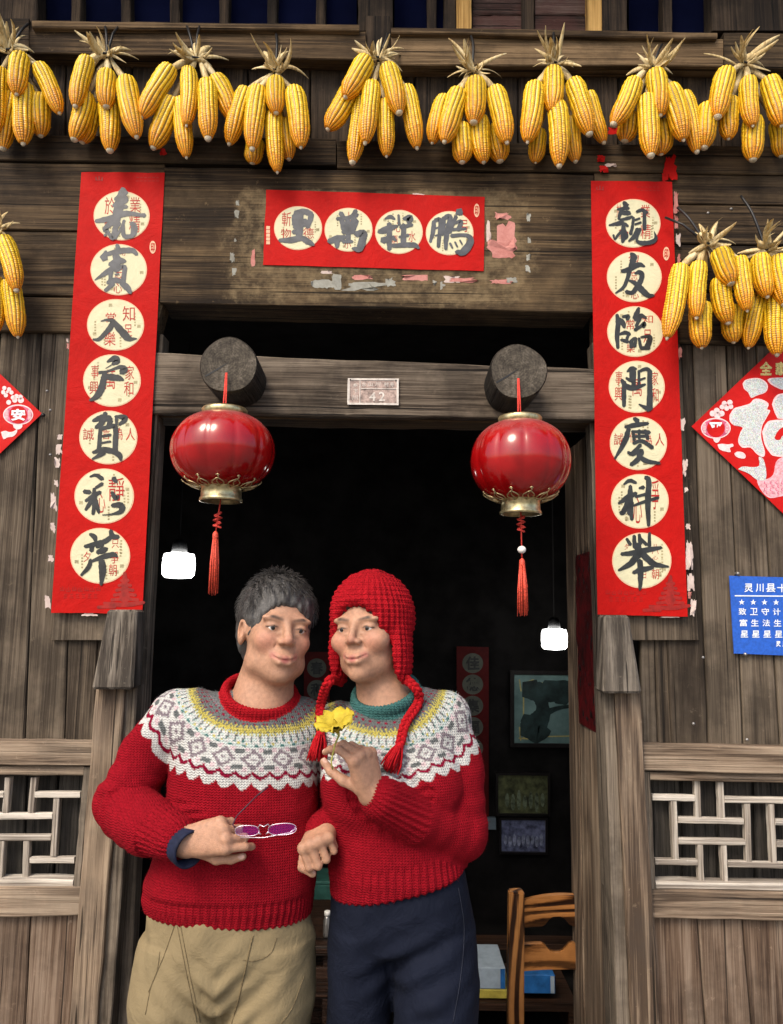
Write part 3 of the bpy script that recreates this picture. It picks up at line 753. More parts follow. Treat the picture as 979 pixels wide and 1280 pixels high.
# name, zoom frame, medallion (cx, cy, rx, ry), ink strokes, seal script over it (text, x, y, w, h)
CH = dict(
 jia=(Z1, (372, 350, 310, 272), "380,50,50 400,110,90;300,170,40 360,140,60 430,160,50;280,240,40 360,200,80 430,180,50;290,310,40 350,260,50 430,250,40;85,410,40 180,395,60 300,360,60 430,325,60 560,340,40 625,345,50;370,80,60 350,200,100 310,400,90;310,390,80 230,450,60 190,500,60 220,530,40 180,570,20;330,420,70 300,500,60 270,600,50 220,520,30;400,400,30 370,480,30 300,600,30;480,430,50 510,470,70 500,560,60;390,440,30 400,570,50 500,570,40",
      [('於', 240, 240, 110, 190), ('業', 520, 230, 120, 170), ('精', 515, 440, 120, 190), ('勤', 215, 425, 70, 80)]),
 bin=(Z1, (340, 945, 312, 283), "320,670,40 335,720,60;200,740,30 175,820,90;200,775,40 330,745,60 480,730,60 540,775,40;300,770,60 330,860,110;240,890,50 330,850,80 410,850,40;75,1060,10 180,990,50 290,920,60 340,880,50;255,960,50 245,1060,40;300,960,40 400,910,50 390,1080,50;215,1090,40 290,1060,60 390,1080,50;190,1175,40 280,1100,50;370,1090,60 430,1140,70 470,1200,40;300,1000,20 340,990,20",
      [('勿', 385, 745, 60, 90), ('忘', 340, 980, 90, 120), ('心', 330, 1150, 90, 110)]),
 ru=(Z2, (380, 350, 305, 275), "225,310,12 290,298,30 350,310,50 330,370,60 270,440,50 200,505,40 140,505,20;350,310,50 420,390,75 500,480,80 540,500,50 605,498,14",
     [('知', 520, 230, 130, 160), ('足', 515, 410, 85, 130), ('常', 330, 275, 110, 110), ('樂', 320, 500, 120, 150)]),
 hu=(Z2, (342, 945, 308, 280), "290,745,20 370,710,70 400,740,60 345,770,30;275,815,8 340,775,12;205,860,35 300,845,25 420,800,40 470,825,80 440,860,60;270,900,60 360,910,70 420,920,60 465,940,20;265,860,50 250,950,70 220,1050,75 170,1120,60 105,1155,25",
     [('事', 160, 850, 80, 140), ('興', 150, 1020, 95, 140), ('家', 530, 860, 95, 150), ('和', 520, 1030, 100, 150), ('萬', 320, 930, 110, 210)]),
 he=(Z3, (275, 228, 198, 183), "170,115,20 230,95,45 290,100,40;255,60,30 230,130,40 190,160,25;290,110,40 275,150,30;320,85,15 380,90,40 385,110,35 350,140,20;330,90,20 330,140,20;220,165,25 210,310,30;220,170,25 310,150,30 325,180,35 320,330,38;230,220,15 290,210,20;230,265,15 290,255,15;170,330,20 240,310,35 320,325,40;165,375,12 220,345,30 250,330,25;310,320,35 350,350,38 360,385,15",
     [('誠', 140, 205, 75, 80), ('信', 250, 205, 70, 70), ('為', 350, 200, 45, 85), ('人', 425, 205, 60, 85)]),
 cai=(Z3, (247, 627, 203, 188), "150,495,12 190,485,25 235,510,30;190,570,20 230,545,25 240,540,10;110,595,30 150,600,30;180,575,22 175,640,35;120,660,20 180,620,30 220,600,25;175,630,30 140,690,28 120,720,18;185,600,25 180,690,30 170,750,20;185,640,25 205,720,25 210,745,10;310,505,35 330,530,25;300,600,22 325,640,35 345,625,18;300,690,25 360,690,45 360,730,35 300,750,14 235,755,6",
      [('靜', 330, 580, 110, 160), ('心', 225, 670, 60, 140)]),
 qin=(Z3, (220, 1033, 204, 190), "150,885,20 180,905,35 190,935,20;290,860,25 305,900,40 345,905,25;115,970,25 180,955,35 250,935,35 300,900,30;165,955,30 160,1000,30;200,1010,30 240,995,45 265,985,25;195,975,20 240,960,18;150,1075,15 240,1040,35 310,1025,35 335,1040,15;155,1060,25 140,1110,30 90,1165,18;230,1065,40 235,1130,50 225,1230,20",
      [('只', 322, 950, 50, 60), ('爭', 318, 1045, 60, 80), ('朝', 305, 1130, 55, 80), ('夕', 130, 1040, 50, 70)]),
 qing=(Z4, (380, 358, 313, 278), "275,115,40 300,160,70;200,200,25 260,190,40 330,185,35;260,180,30 230,250,40 215,310,30;240,240,40 320,240,60 350,250,25;230,320,30 320,300,40 370,280,30;105,380,20 180,365,40 260,340,45;190,380,20 270,360,35 320,390,30;270,380,45 270,480,60 260,570,40;260,430,30 200,500,30 170,540,18 155,490,25;290,440,25 310,500,35 290,540,20;420,225,30 480,205,40 540,235,35;385,290,30 370,400,35 350,480,40;400,320,25 455,300,25;400,370,25 470,345,25;510,230,40 510,420,45;430,420,45 400,500,55 330,560,20;460,420,40 420,540,30 470,580,50 580,575,50 640,530,40 620,450,8",
       [('業', 520, 220, 110, 150), ('精', 525, 450, 120, 170), ('於', 220, 215, 60, 150), ('勤', 270, 480, 110, 110)]),
 you=(Z4, (393, 970, 314, 290), "355,700,35 385,750,80 355,860,55;250,905,40 320,890,60 440,830,60 510,850,25;340,900,50 310,1000,45 270,1090,40 180,1155,18;400,930,25 460,920,60 480,970,55 440,1060,60 370,1150,50 300,1140,45;330,1010,25 400,1040,50 470,1110,75 550,1180,60 620,1180,20",
      [('勿', 385, 755, 120, 90), ('忘', 390, 960, 80, 110), ('心', 400, 1180, 90, 90)]),
 lin=(Z5, (390, 348, 310, 280), "190,160,35 200,260,55 190,400,50 200,530,35;200,210,50 250,250,60 270,300,40;210,380,25 280,360,45 330,380,40;230,440,25 280,450,45 310,460,40;320,360,35 290,460,35;250,185,30 310,180,45 300,215,40;430,85,30 405,150,55 370,200,25;385,220,35 450,170,45 510,200,25;450,180,45 400,290,35;385,330,40 450,290,35 490,260,50 480,300,30;330,470,35 370,430,35 400,420,30;350,440,40 345,520,40;400,420,30 380,510,45;430,420,30 450,520,40;450,410,20 540,400,45 550,440,60 520,520,60;450,530,40 545,530,40",
      [('知', 525, 210, 120, 90), ('足', 525, 400, 90, 150), ('常', 335, 270, 90, 110), ('樂', 340, 530, 90, 100)]),
 men=(Z5, (407, 958, 310, 288), "300,790,20 350,760,55 400,760,30;350,760,55 355,900,50;380,780,40 370,940,50;290,860,25 340,890,40;240,880,35 290,950,60 380,970,60 500,930,25;265,900,45 265,1050,50 265,1170,40;430,790,25 510,760,45 560,790,40;430,780,30 430,930,30;440,880,30 500,860,20;550,780,50 550,1000,60 550,1200,70;430,1150,14 490,1180,40 540,1210,50",
      [('事', 210, 860, 80, 150), ('興', 205, 1035, 85, 150), ('家', 605, 865, 75, 150), ('和', 610, 1050, 75, 160), ('萬', 410, 960, 110, 200)]),
 qing2=(Z6, (235, 240, 195, 183), "205,70,25 230,90,35;145,130,22 220,115,35 300,105,22;170,140,30 140,230,38 75,345,14;190,160,18 310,165,28;195,195,18 300,190,22;200,160,20 205,220,22;240,150,20 240,210,20;280,150,20 300,210,25;200,240,22 260,225,26 330,270,30;250,250,26 190,310,26 165,300,20;190,320,22 260,290,26 230,350,34 185,385,28;230,320,25 290,360,32 380,375,18",
        [('誠', 100, 212, 65, 80), ('信', 200, 200, 50, 70), ('為', 300, 215, 55, 85), ('人', 380, 215, 60, 85)]),
 ke=(Z6, (245, 635, 197, 186), "135,520,12 175,495,28 220,510,18;180,530,25 180,620,40 190,760,25;100,650,16 160,610,40 220,580,25;165,640,35 130,710,35 110,710,20;190,640,30 170,720,30;240,545,16 270,540,28;215,605,18 290,585,22;200,665,14 270,640,22 370,610,22;285,470,30 305,500,36 300,640,40 305,800,22",
     [('爭', 350, 590, 55, 200), ('心', 230, 690, 60, 190)]),
 ju=(Z6, (258, 1038, 202, 190), "155,890,20 180,930,25;205,870,25 210,950,30;240,860,20 250,920,35;250,890,20 290,930,25;310,850,20 310,940,25;120,995,25 200,985,35 300,965,35 390,950,22;230,930,40 240,1000,60;230,1000,50 180,1060,40 100,1105,16;260,990,45 340,1060,40 440,1080,12;200,1120,25 260,1100,40 335,1085,22;245,1040,40 250,1140,38 245,1235,20",
     [('八', 350, 960, 45, 70), ('心', 350, 1020, 40, 25), ('朝', 350, 1130, 50, 70), ('夕', 155, 945, 30, 40), ('日', 275, 1135, 24, 50)]),
 li=(Z7, (322, 338, 203, 185), "300,220,60 370,200,50 430,230,50 400,330,40;290,270,40 390,280,40;290,230,40 290,310,40;290,330,40 390,310,30;340,220,60 330,400,60;280,370,40 350,370,40;165,440,30 260,440,50 350,425,45 410,455,50 455,480,20",
     [('斬', 225, 262, 80, 120), ('物', 220, 382, 85, 80), ('了', 425, 272, 50, 110), ('德', 410, 382, 90, 90)]),
 wan=(Z7, (748, 352, 203, 185), "680,210,40 710,260,40;810,190,40 780,250,40;650,260,30 740,250,30 820,225,40;690,270,40 710,350,50;800,270,70 780,350,60;700,300,40 800,310,40;700,370,40 790,370,40;740,260,40 745,450,40;580,450,40 650,430,60 720,410,30;650,420,70 650,500,30;700,450,35 780,450,25;810,390,50 870,380,60 870,420,60 840,510,60 780,510,20",
      [('上', 752, 240, 60, 80), ('小', 740, 480, 60, 60)]),
 cheng=(Z8, (253, 358, 195, 180), "140,250,15 185,235,35 220,255,15;85,360,25 150,340,60 240,310,25;175,290,40 175,400,50 175,500,35;120,430,60 160,410,40;200,400,35 230,430,20;250,220,20 255,300,25;290,250,25 345,245,55 330,280,40;265,320,30 360,300,30;290,300,40 290,460,45;255,400,20 330,385,25;200,470,30 300,465,40 380,465,40 415,490,20",
        [('心', 245, 320, 60, 80), ('水', 360, 395, 60, 90), ('語', 215, 425, 60, 80)]),
 peng=(Z8, (667, 368, 195, 180), "540,270,35 530,360,35 510,440,22;545,265,30 590,270,35 575,480,30;550,330,15 580,320,15;550,390,15 580,380,15;620,240,35 610,380,30;630,240,40 670,240,40 640,400,40 635,500,25;630,300,15 660,290,15;740,190,70 760,210,40;720,230,30 690,300,30 670,360,30;700,290,20 760,270,30 740,340,40;690,340,25 800,330,20;680,390,30 800,385,30 840,430,55 780,520,60 720,520,30;670,450,20 690,490,15;710,440,16 730,480,14;750,425,14 770,460,12",
       [('弓', 790, 310, 45, 100)]),
)
PY = -.0075


def red_sheet(name, label, corners, keys, Y, glare=()):
    """a pasted red paper with its printed medallions"""
    ws = [P(x, y, Y) for x, y in corners]
    root = thing(name, label, 'couplet' if 'couplet' in name else 'banner', (ws[2] + ws[3]) / 2)
    r = random.Random(len(label))
    pts = []
    for a, b in zip(corners, corners[1:] + corners[:1]):
        for k in range(10):
            t = k / 10; pts.append((a[0] + (b[0] - a[0]) * t + r.uniform(-.35, .35), a[1] + (b[1] - a[1]) * t + r.uniform(-.35, .35)))
    poly_px('paper', pts, Y, M['red'], root, .0009)
    for i, k in enumerate(keys):
        tf, (cx, cy, rx, ry), st, sl = CH[k]
        E = lambda s: [tf(*q) for q in ellipse(cx, cy, rx * s, ry * s, 56)]
        med = poly_px('medallion', E(1.0), Y - .0006, M['rim'], root, .0004)
        poly_px('medallion_face', E(.965), Y - .0011, M['cream'], med, .0004)
        # faint printed columns and stamps
        r2 = random.Random(k); it = []
        for c_ in range(4):
            an = r2.uniform(0, 6.28); ex, ey = cx + rx * .72 * math.cos(an), cy + ry * .62 * math.sin(an)
            for q in range(5): it.append(('田' if c_ < 2 and q == 0 else '丨', ex + (c_ % 2) * rx * .08, ey + (q - 2) * ry * .11, rx * .06, ry * .06, .0))
        for c_ in range(3):
            an = r2.uniform(0, 6.28); it.append(('囲', cx + rx * .82 * math.cos(an), cy + ry * .78 * math.sin(an), rx * .12, ry * .12, .02))
        text_px(it, Y - .0014, 'faint_print', M['print'], med, tf, False)
        brush(strokes(st), tf, Y - .0018, 'brush_character', M['ink2' if k in glare else 'ink'], med, seed=i, widen=1.02, step=.00006)
        text_px([(t, x, y, w, h, .0) for t, x, y, w, h in sl], Y - .0015, 'seal_character', M['seal'], med, tf)
    return root


LC = red_sheet('door_couplet', 'red vertical couplet on the left side of the doorway, seven round medallions', [(102, 215), (206, 216), (178, 767), (64, 766)], ['jia', 'bin', 'ru', 'hu', 'he', 'cai', 'qin'], PY, ('jia', 'bin'))
RC = red_sheet('door_couplet', 'red vertical couplet on the right side of the doorway, partly behind corn', [(739, 226), (840, 227), (860, 771), (747, 768)], ['qing', 'you', 'lin', 'men', 'qing2', 'ke', 'ju'], PY)
BN = red_sheet('door_banner', 'red horizontal banner with four medallions above the door', [(333, 237), (606, 246), (605, 339), (329, 331)], ['li', 'wan', 'cheng', 'peng'], PY, ('li', 'wan', 'cheng', 'peng'))


def seal_mark(root, cx, cy, w, h, Y):
    s = poly_px('seal_mark', ellipse(cx, cy, w / 2, h / 2, 20), Y - .0006, M['rim'], root, .0004)
    text_px([('印', cx, cy, w * .6, h * .7, .02)], Y - .0012, 'seal_print', M['red'], s)
seal_mark(LC, 191, 309, 8, 16, PY); seal_mark(RC, 833, 317, 8, 17, PY); seal_mark(BN, 596, 263, 7, 17, PY)
for k in range(5):
    poly_px('print_square', [(333, 282.5 + k * 4.7), (337.6, 282.7 + k * 4.7), (337.4, 286.6 + k * 4.7), (332.8, 286.4 + k * 4.7)], PY - .0006, M['rim'], BN, .0004)
# printed pagoda, clouds and small lettering in darker red near the foot, ornament at the top
def foot_print(root, cx, cy, tx, top):
    s = []
    for k in range(5): w = 17 - k * 3; s += [[(cx - w, cy + 10 - k * 6, 3), (cx, cy + 8.5 - k * 6, 4), (cx + w, cy + 10 - k * 6, 3)]]
    s += [[(cx, cy + 10, 14), (cx, cy - 8, 8), (cx, cy - 24, 4)], [(cx - 26, cy + 14, 4), (cx, cy + 16, 6), (cx + 24, cy + 13, 4)], [(cx - 34, cy + 19, 3), (cx - 12, cy + 18, 5)]]
    brush(s, lambda x, y: (x, y), PY - .0006, 'pagoda_print', M['darkred'], root, step=.00004)
    it = [('山', tx + k * 7.5, cy - 4 + (k % 2), 5, 6, .0) for k in range(7)] + [('三', tx + 4 + k * 7.5, cy + 5, 5, 5, .0) for k in range(6)]
    it += [('二', top[0] + k * 5, top[1], 4, 5, .0) for k in range(6)] + [('山', top[0] - 48, top[1] - 1, 9, 6, .03)]
    text_px(it, PY - .0006, 'dark_print', M['darkred'], root, split=False)
foot_print(LC, 156, 740, 78, (172, 224)); foot_print(RC, 838, 744, 760, (798, 236))


# remains of older papers
def scraps(name, label, items):
    q = P(items[0][0], items[0][1], PY)
    root = thing(name, label, 'torn paper', q)
    r = random.Random(len(items) + int(items[0][0]))
    for (cx, cy, w, h, mt) in items:
        n = 26; pts = []; q = r.uniform(.75, 1.0)
        for k in range(n):
            a = 2 * math.pi * k / n
            sx = max(-1, min(1, 1.35 * math.cos(a))); sy = max(-1, min(1, 1.35 * math.sin(a)))
            q = max(.5, min(1.15, q + r.uniform(-.28, .28)))
            pts.append((cx + sx * w / 2 * q, cy + sy * h / 2 * max(.55, min(1.12, q + r.uniform(-.25, .25)))))
        Yb = -.0042 - r.uniform(0, .0012)
        o = poly_px('scrap', pts, Yb, M[mt], root, .0005)
        k = r.randrange(n)   # a lifted corner
        for i in (k, k + n): o.data.vertices[i].co.y -= .006
    return root
pk, wp, gp = 'pinkpaper', 'whitepaper', 'greypaper'
scraps('torn_paper', 'torn pink paper remains beside and below the red banner', [
    (625, 315, 38, 26, pk), (634, 295, 22, 34, pk), (628, 270, 20, 12, pk), (610, 292, 7, 30, wp), (455, 346, 26, 7, pk), (525, 348, 42, 8, pk), (578, 350, 44, 7, pk), (625, 352, 30, 6, pk),
    (405, 356, 28, 12, gp), (420, 352, 12, 18, gp), (455, 358, 50, 10, gp), (486, 352, 16, 12, gp), (548, 356, 20, 12, gp), (565, 349, 18, 8, wp), (317, 322, 6, 20, pk), (410, 340, 16, 4, wp),
    (660, 336, 6, 9, gp), (661, 322, 5, 8, gp), (662, 300, 4, 7, gp), (661, 272, 5, 9, gp), (293, 340, 5, 9, gp), (291, 322, 6, 12, gp), (294, 300, 4, 6, gp), (296, 268, 6, 10, gp), (297, 254, 4, 6, gp), (640, 350, 12, 6, gp), (524, 243, 14, 3, wp)])
scraps('torn_paper', 'ragged white paper edge left of the left couplet', [
    (85, 433, 4, 8, pk), (84, 425, 3, 5, wp), (75, 546, 6, 6, wp), (74, 562, 7, 12, wp), (72, 580, 7, 16, wp), (70, 604, 5, 8, wp), (68, 628, 8, 26, wp), (66, 658, 7, 16, wp), (64, 698, 6, 8, wp), (59, 752, 10, 24, wp), (112, 768, 18, 4, wp), (160, 767, 10, 4, wp), (98, 300, 3, 12, wp), (92, 392, 3, 8, pk)])
scraps('torn_paper', 'ragged pink paper edge right of the right couplet', [
    (845, 250, 6, 30, pk), (846, 278, 6, 20, pk), (847, 300, 7, 16, wp), (848, 325, 4, 14, pk), (850, 440, 6, 18, pk), (853, 532, 7, 18, wp), (856, 585, 7, 20, wp), (860, 658, 6, 10, wp), (862, 690, 10, 40, wp), (864, 728, 8, 20, wp), (866, 760, 8, 20, wp), (862, 745, 5, 10, pk), (838, 770, 24, 4, wp), (858, 612, 4, 8, wp)])
scraps('torn_paper', 'bright red paper shreds hanging above the right couplet', [
    (838, 208, 16, 34, 'red'), (832, 222, 10, 12, 'red'), (752, 198, 10, 8, 'red'), (754, 210, 14, 10, 'red'), (764, 206, 14, 5, wp), (768, 163, 14, 9, 'red')])
scraps('torn_paper', 'small red paper scrap under the third corn bunch', [(204, 189, 9, 9, 'red'), (201, 184, 4, 5, 'red')])

# ------------------------------------------------------------------ diamond posters
ZA = ptf(860, 430, 5.815); ZB = ptf(0, 440, 9.143)
def grow(pts, s):
    cx = sum(p[0] for p in pts) / len(pts); cy = sum(p[1] for p in pts) / len(pts)
    return [(cx + (x - cx) * s, cy + (y - cy) * s) for x, y in pts]
def smooth_pts(pts, sub=3):
    q = catmull([(x, y) for x, y in pts] + [pts[0]], sub); return [tuple(p) for p in q[:-1]]
DY = .006
def diamond(label, c, half, YD):
    pts = [(c[0] - half, c[1]), (c[0], c[1] - half * .95), (c[0] + half, c[1]), (c[0], c[1] + half * .95)]
    root = thing('diamond_poster', label, 'poster', P(c[0], c[1] + half * .95, YD))
    poly_px('paper', pts, YD, M['red2'], root, .001)
    return root
def lantern_print(root, tf, cx, cy, rx, ry, ch, YD, fl, tail):
    o = poly_px('lantern_print', [tf(*q) for q in ellipse(cx, cy, rx, ry, 32)], YD - .0006, M['palepink'], root, .0004)
    poly_px('print_ground', [tf(*q) for q in ellipse(cx, cy, rx * .92, ry * .88, 32)], YD - .0011, M['magenta'], o, .0003)
    poly_px('print_band', [tf(*q) for q in ellipse(cx, cy, rx * .60, ry * .86, 24)], YD - .0015, M['red2'], o, .0003)
    mb = [('田', cx + s * rx * .76, cy + d * ry * .3, rx * .2, ry * .34, .02) for s in (-1, 1) for d in (-1, 0, 1)]
    text_px(mb, YD - .0016, 'lattice_print', M['palepink'], o, tf, False)
    text_px([(ch, cx, cy, rx * .95, ry * 1.15, .035)], YD - .0019, 'print_character', M['white'], o, tf)
    for (x, y, r) in fl: poly_px('blossom_print', [tf(*q) for q in ellipse(x, y, r, r, 14)], YD - .0008, M['palepink'], root, .0003)
    for t in tail: poly_px('tassel_print', [tf(*q) for q in smooth_pts(t)], YD - .0008, M['palepink'], root, .0003)
YR = .014
DR = diamond('red diamond poster with silver blessing character right of the doorway', (1012.5, 533), 148, YR)
g = lambda s: [tuple(float(n) for n in p.split(',')) for p in s.split()]
for s in ("402,290 425,262 505,250 560,275 577,310 560,350 500,372 462,388 440,350 412,325",
          "310,520 340,475 385,460 450,440 480,410 530,410 580,440 570,480 592,490 560,550 535,600 530,680 555,770 545,810 500,790 455,745 400,745 370,705 385,640 400,605 340,590 312,560",
          "588,262 620,248 760,246 960,250 1080,262 1070,300 900,310 715,330 660,318 610,290",
          "620,440 640,390 700,362 930,365 1010,420 1000,500 920,540 690,540 650,520",
          "550,640 580,580 640,558 900,555 1060,600 1060,760 960,815 660,812 600,780 565,720"):
    pts = smooth_pts(g(s))
    o = poly_px('glitter_stroke', [ZA(*q) for q in grow(pts, 1.05)], YR - .0006, M['palepink'], DR, .0004)
    poly_px('glitter_face', [ZA(*q) for q in grow(pts, .96)], YR - .0011, M['glitter'], o, .0004)
for s in ("690,470 715,430 880,425 930,460 880,495 720,500", "630,680 650,640 690,605 780,600 790,650 740,670 690,665 670,695 640,695", "690,725 720,700 960,690 980,740 900,770 720,765", "830,600 1000,620 990,665 830,655"):
    poly_px('poster_gap', [ZA(*q) for q in smooth_pts(g(s))], YR - .0016, M['red2'], DR, .0003)
text_px([('全', 568, 178, 92, 100, .045), ('家', 680, 178, 92, 100, .045), ('福', 795, 178, 92, 100, .045)], YR - .0008, 'gold_character', M['goldprint'], DR, ZA)
lantern_print(DR, ZA, 203, 612, 108, 76, '平', YR, [(305, 425, 20), (265, 432, 19), (312, 455, 18), (248, 458, 18), (282, 468, 18), (275, 447, 10), (180, 505, 22), (210, 485, 22), (245, 505, 22), (215, 520, 24)],
              [g("215,730 250,725 290,730 325,725 330,745 305,755 310,785 270,780 230,765"), g("338,795 360,782 400,788 420,812 410,832 370,828 345,812"), g("180,680 235,680 225,710 205,718 190,705")])
t = poly_px('fish_print', [ZA(*q) for q in smooth_pts(g("500,975 560,985 620,950 640,860 692,820 800,800 950,900 900,1050 780,1100 690,1105 600,1120 545,1080 510,1020"))], YR - .0006, M['pinkprint'], DR, .0004)
poly_px('fish_tail_print', [ZA(*q) for q in smooth_pts(g("365,910 400,890 480,895 520,880 515,820 550,840 570,930 560,990 500,985 440,940"))], YR - .0011, M['glitter'], DR, .0004)
r = random.Random(3)
text_px([('（', 560 + 42 * (k % 8) + 14 * (k // 8 % 2), 1010 + 24 * (k // 8), 16, 26, .02, r.uniform(-.6, 0)) for k in range(32)], YR - .0012, 'fish_scales_print', M['magenta'], t, ZA, False)
YL = .014
DL = diamond('red diamond poster with pink lantern print left of the doorway', (-95.5, 517), 148, YL)
lantern_print(DL, ZB, 208, 717, 172, 118, '安', YL, [(50, 412, 24), (105, 427, 24), (38, 460, 25), (132, 463, 24), (68, 495, 24), (85, 455, 16), (150, 520, 26), (190, 505, 26), (235, 515, 28), (170, 550, 30), (240, 550, 34), (100, 575, 28)],
              [g("10,915 60,900 110,915 160,905 195,880 190,925 150,965 90,975 45,995 25,960"), g("150,830 250,830 245,870 200,885 160,865")])
text_px([('福', -98, 520, 150, 150, .05)], YL - .0006, 'glitter_character', M['glitter'], DL)
nail = MB(); nail.lathe([(.0, -.007), (.005, -.006), (.0055, 0)], P(54.5, 519, YL) + Vector((0, .0, 0)), 10, (0, 1, 0)); nail.build('nail', M['tie'], DL, smooth=True)

# ------------------------------------------------------------------ blue village sign and number plate
ZC = ptf(905, 705, 10.243); YS = .012
BS = thing('village_sign', 'blue enamel sign with white stars and lettering on the right wall', 'sign', P(990, 820, YS))
poly_px('plate', [ZC(70, 150), (1062, 724), (1068, 823), ZC(130, 1145)], YS, M['blue'], BS, .003)
it = [('灵', 318, 305, 112, 110, .016), ('川', 458, 305, 100, 108, .016), ('县', 600, 305, 122, 112, .016), ('十', 742, 308, 120, 105, .016), ('星', 885, 308, 115, 108, .03), ('级', 1030, 308, 115, 108, .03)]
for k, x in enumerate((228, 376, 520, 668, 815, 965)): it.append(('★', x, 485 + k, 78, 76, .0))
for row, y in (('致卫守计', 608), ('富生法生', 752), ('星星星星', 895)):
    dx = {608: 0, 752: 12, 895: 24}[y]
    for k, ch in enumerate(row): it.append((ch, 238 + k * 146 + dx, y + k, 98, 90, .014))
it += [('灵', 698, 1022, 62, 72, .03), ('川', 780, 1023, 58, 70, .03), ('县', 862, 1024, 62, 72, .03)]
text_px(it, YS - .0008, 'sign_character', M['white'], BS, ZC)
poly_px('sign_rule', [ZC(140, 399), ZC(1500, 410), ZC(1500, 424), ZC(140, 414)], YS - .0008, M['white'], BS, .0004)
for x, y in ((174, 122), (270, 1155), (1500, 135), (1560, 1170)):
    q = P(*ZC(x, y), YS); mb = MB(); mb.lathe([(.0, -.006), (.0035, -.0055), (.0045, -.002), (.0045, .01)], q, 12, (0, 1, 0)); mb.build('screw', M['screw'], BS, smooth=True)

ZD = ptf(425, 460, 11.518); YN = -.006
NP = thing('number_plate', 'small embossed metal house number plate 42 on the transom beam', 'plate', P(466, 506, YN))
poly_px('plate', [ZD(115, 145), ZD(850, 150), ZD(845, 535), ZD(105, 525)], YN, M['zinc'], NP, .003)
fr = MB()
def bar(x0, y0, x1, y1, w):
    a = math.atan2(y1 - y0, x1 - x0); nx, ny = -math.sin(a) * w / 2, math.cos(a) * w / 2
    q = [P(*ZD(x, y), YN - .0015) for x, y in ((x0 + nx, y0 + ny), (x1 + nx, y1 + ny), (x1 - nx, y1 - ny), (x0 - nx, y0 - ny))]
    b_ = [p + Vector((0, .0012, 0)) for p in q]
    fr.add(q + b_, [[0, 1, 2, 3], [4, 7, 6, 5], [0, 4, 5, 1], [1, 5, 6, 2], [2, 6, 7, 3], [3, 7, 4, 0]])
bar(115, 160, 850, 165, 26); bar(110, 512, 845, 520, 28); bar(128, 176, 122, 500, 34); bar(832, 180, 830, 506, 30); bar(290, 176, 286, 500, 12); bar(298, 296, 815, 300, 10)
fr.build('raised_frame', M['zinc_hi'], NP)
text_px([('4', 468, 412, 92, 125, .02), ('2', 605, 408, 88, 135, .02), ('乡', 222, 248, 74, 60, .01), ('下', 228, 335, 62, 60, .01), ('川', 214, 425, 80, 66, .01), ('水', 345, 235, 56, 60, .01), ('山', 440, 232, 66, 56, .01), ('川', 545, 230, 72, 56, .01), ('村', 668, 236, 66, 62, .01), ('号', 750, 240, 52, 60, .01)], YN - .0012, 'raised_character', M['zinc_hi'], NP, ZD)
for x, y in ((152, 172), (808, 180)):
    mb = MB(); mb.lathe([(.0, -.0035), (.002, -.003), (.0022, 0)], P(*ZD(x, y), YN), 8, (0, 1, 0)); mb.build('nail', M['tie'], NP)

# ================================================================== lanterns
m, nt, b = new_mat('lantern_red_plastic')
vm, v0 = coords(nt, rnd=False)
nz = noise(nt, v0, 9, 5, .6); sp = N(nt, 'ShaderNodeSeparateXYZ', {0: v0})
du = ramp(nt, mth(nt, 'ADD', mth(nt, 'MULTIPLY', sp.outputs[2], 7.0), mth(nt, 'MULTIPLY', noise(nt, v0, 60, 4, .7), .5)), [(.55, 0.0), (.98, .55)])
c = ramp(nt, nz, [(.3, (.22, .002, .003)), (.7, (.40, .005, .006))])
nt.links.new(mix(nt, du, c, (.30, .13, .13)), b.inputs['Base Color'])   # dust settled on the crown
nt.links.new(mth(nt, 'ADD', mth(nt, 'MULTIPLY', du, .5), .16), b.inputs['Roughness'])
b.inputs['Coat Weight'].default_value = .25; b.inputs['Coat Roughness'].default_value = .1
b.inputs['Subsurface Weight'].default_value = .15; b.inputs['Subsurface Radius'].default_value = (.03, .003, .003)
M['lantern'] = m


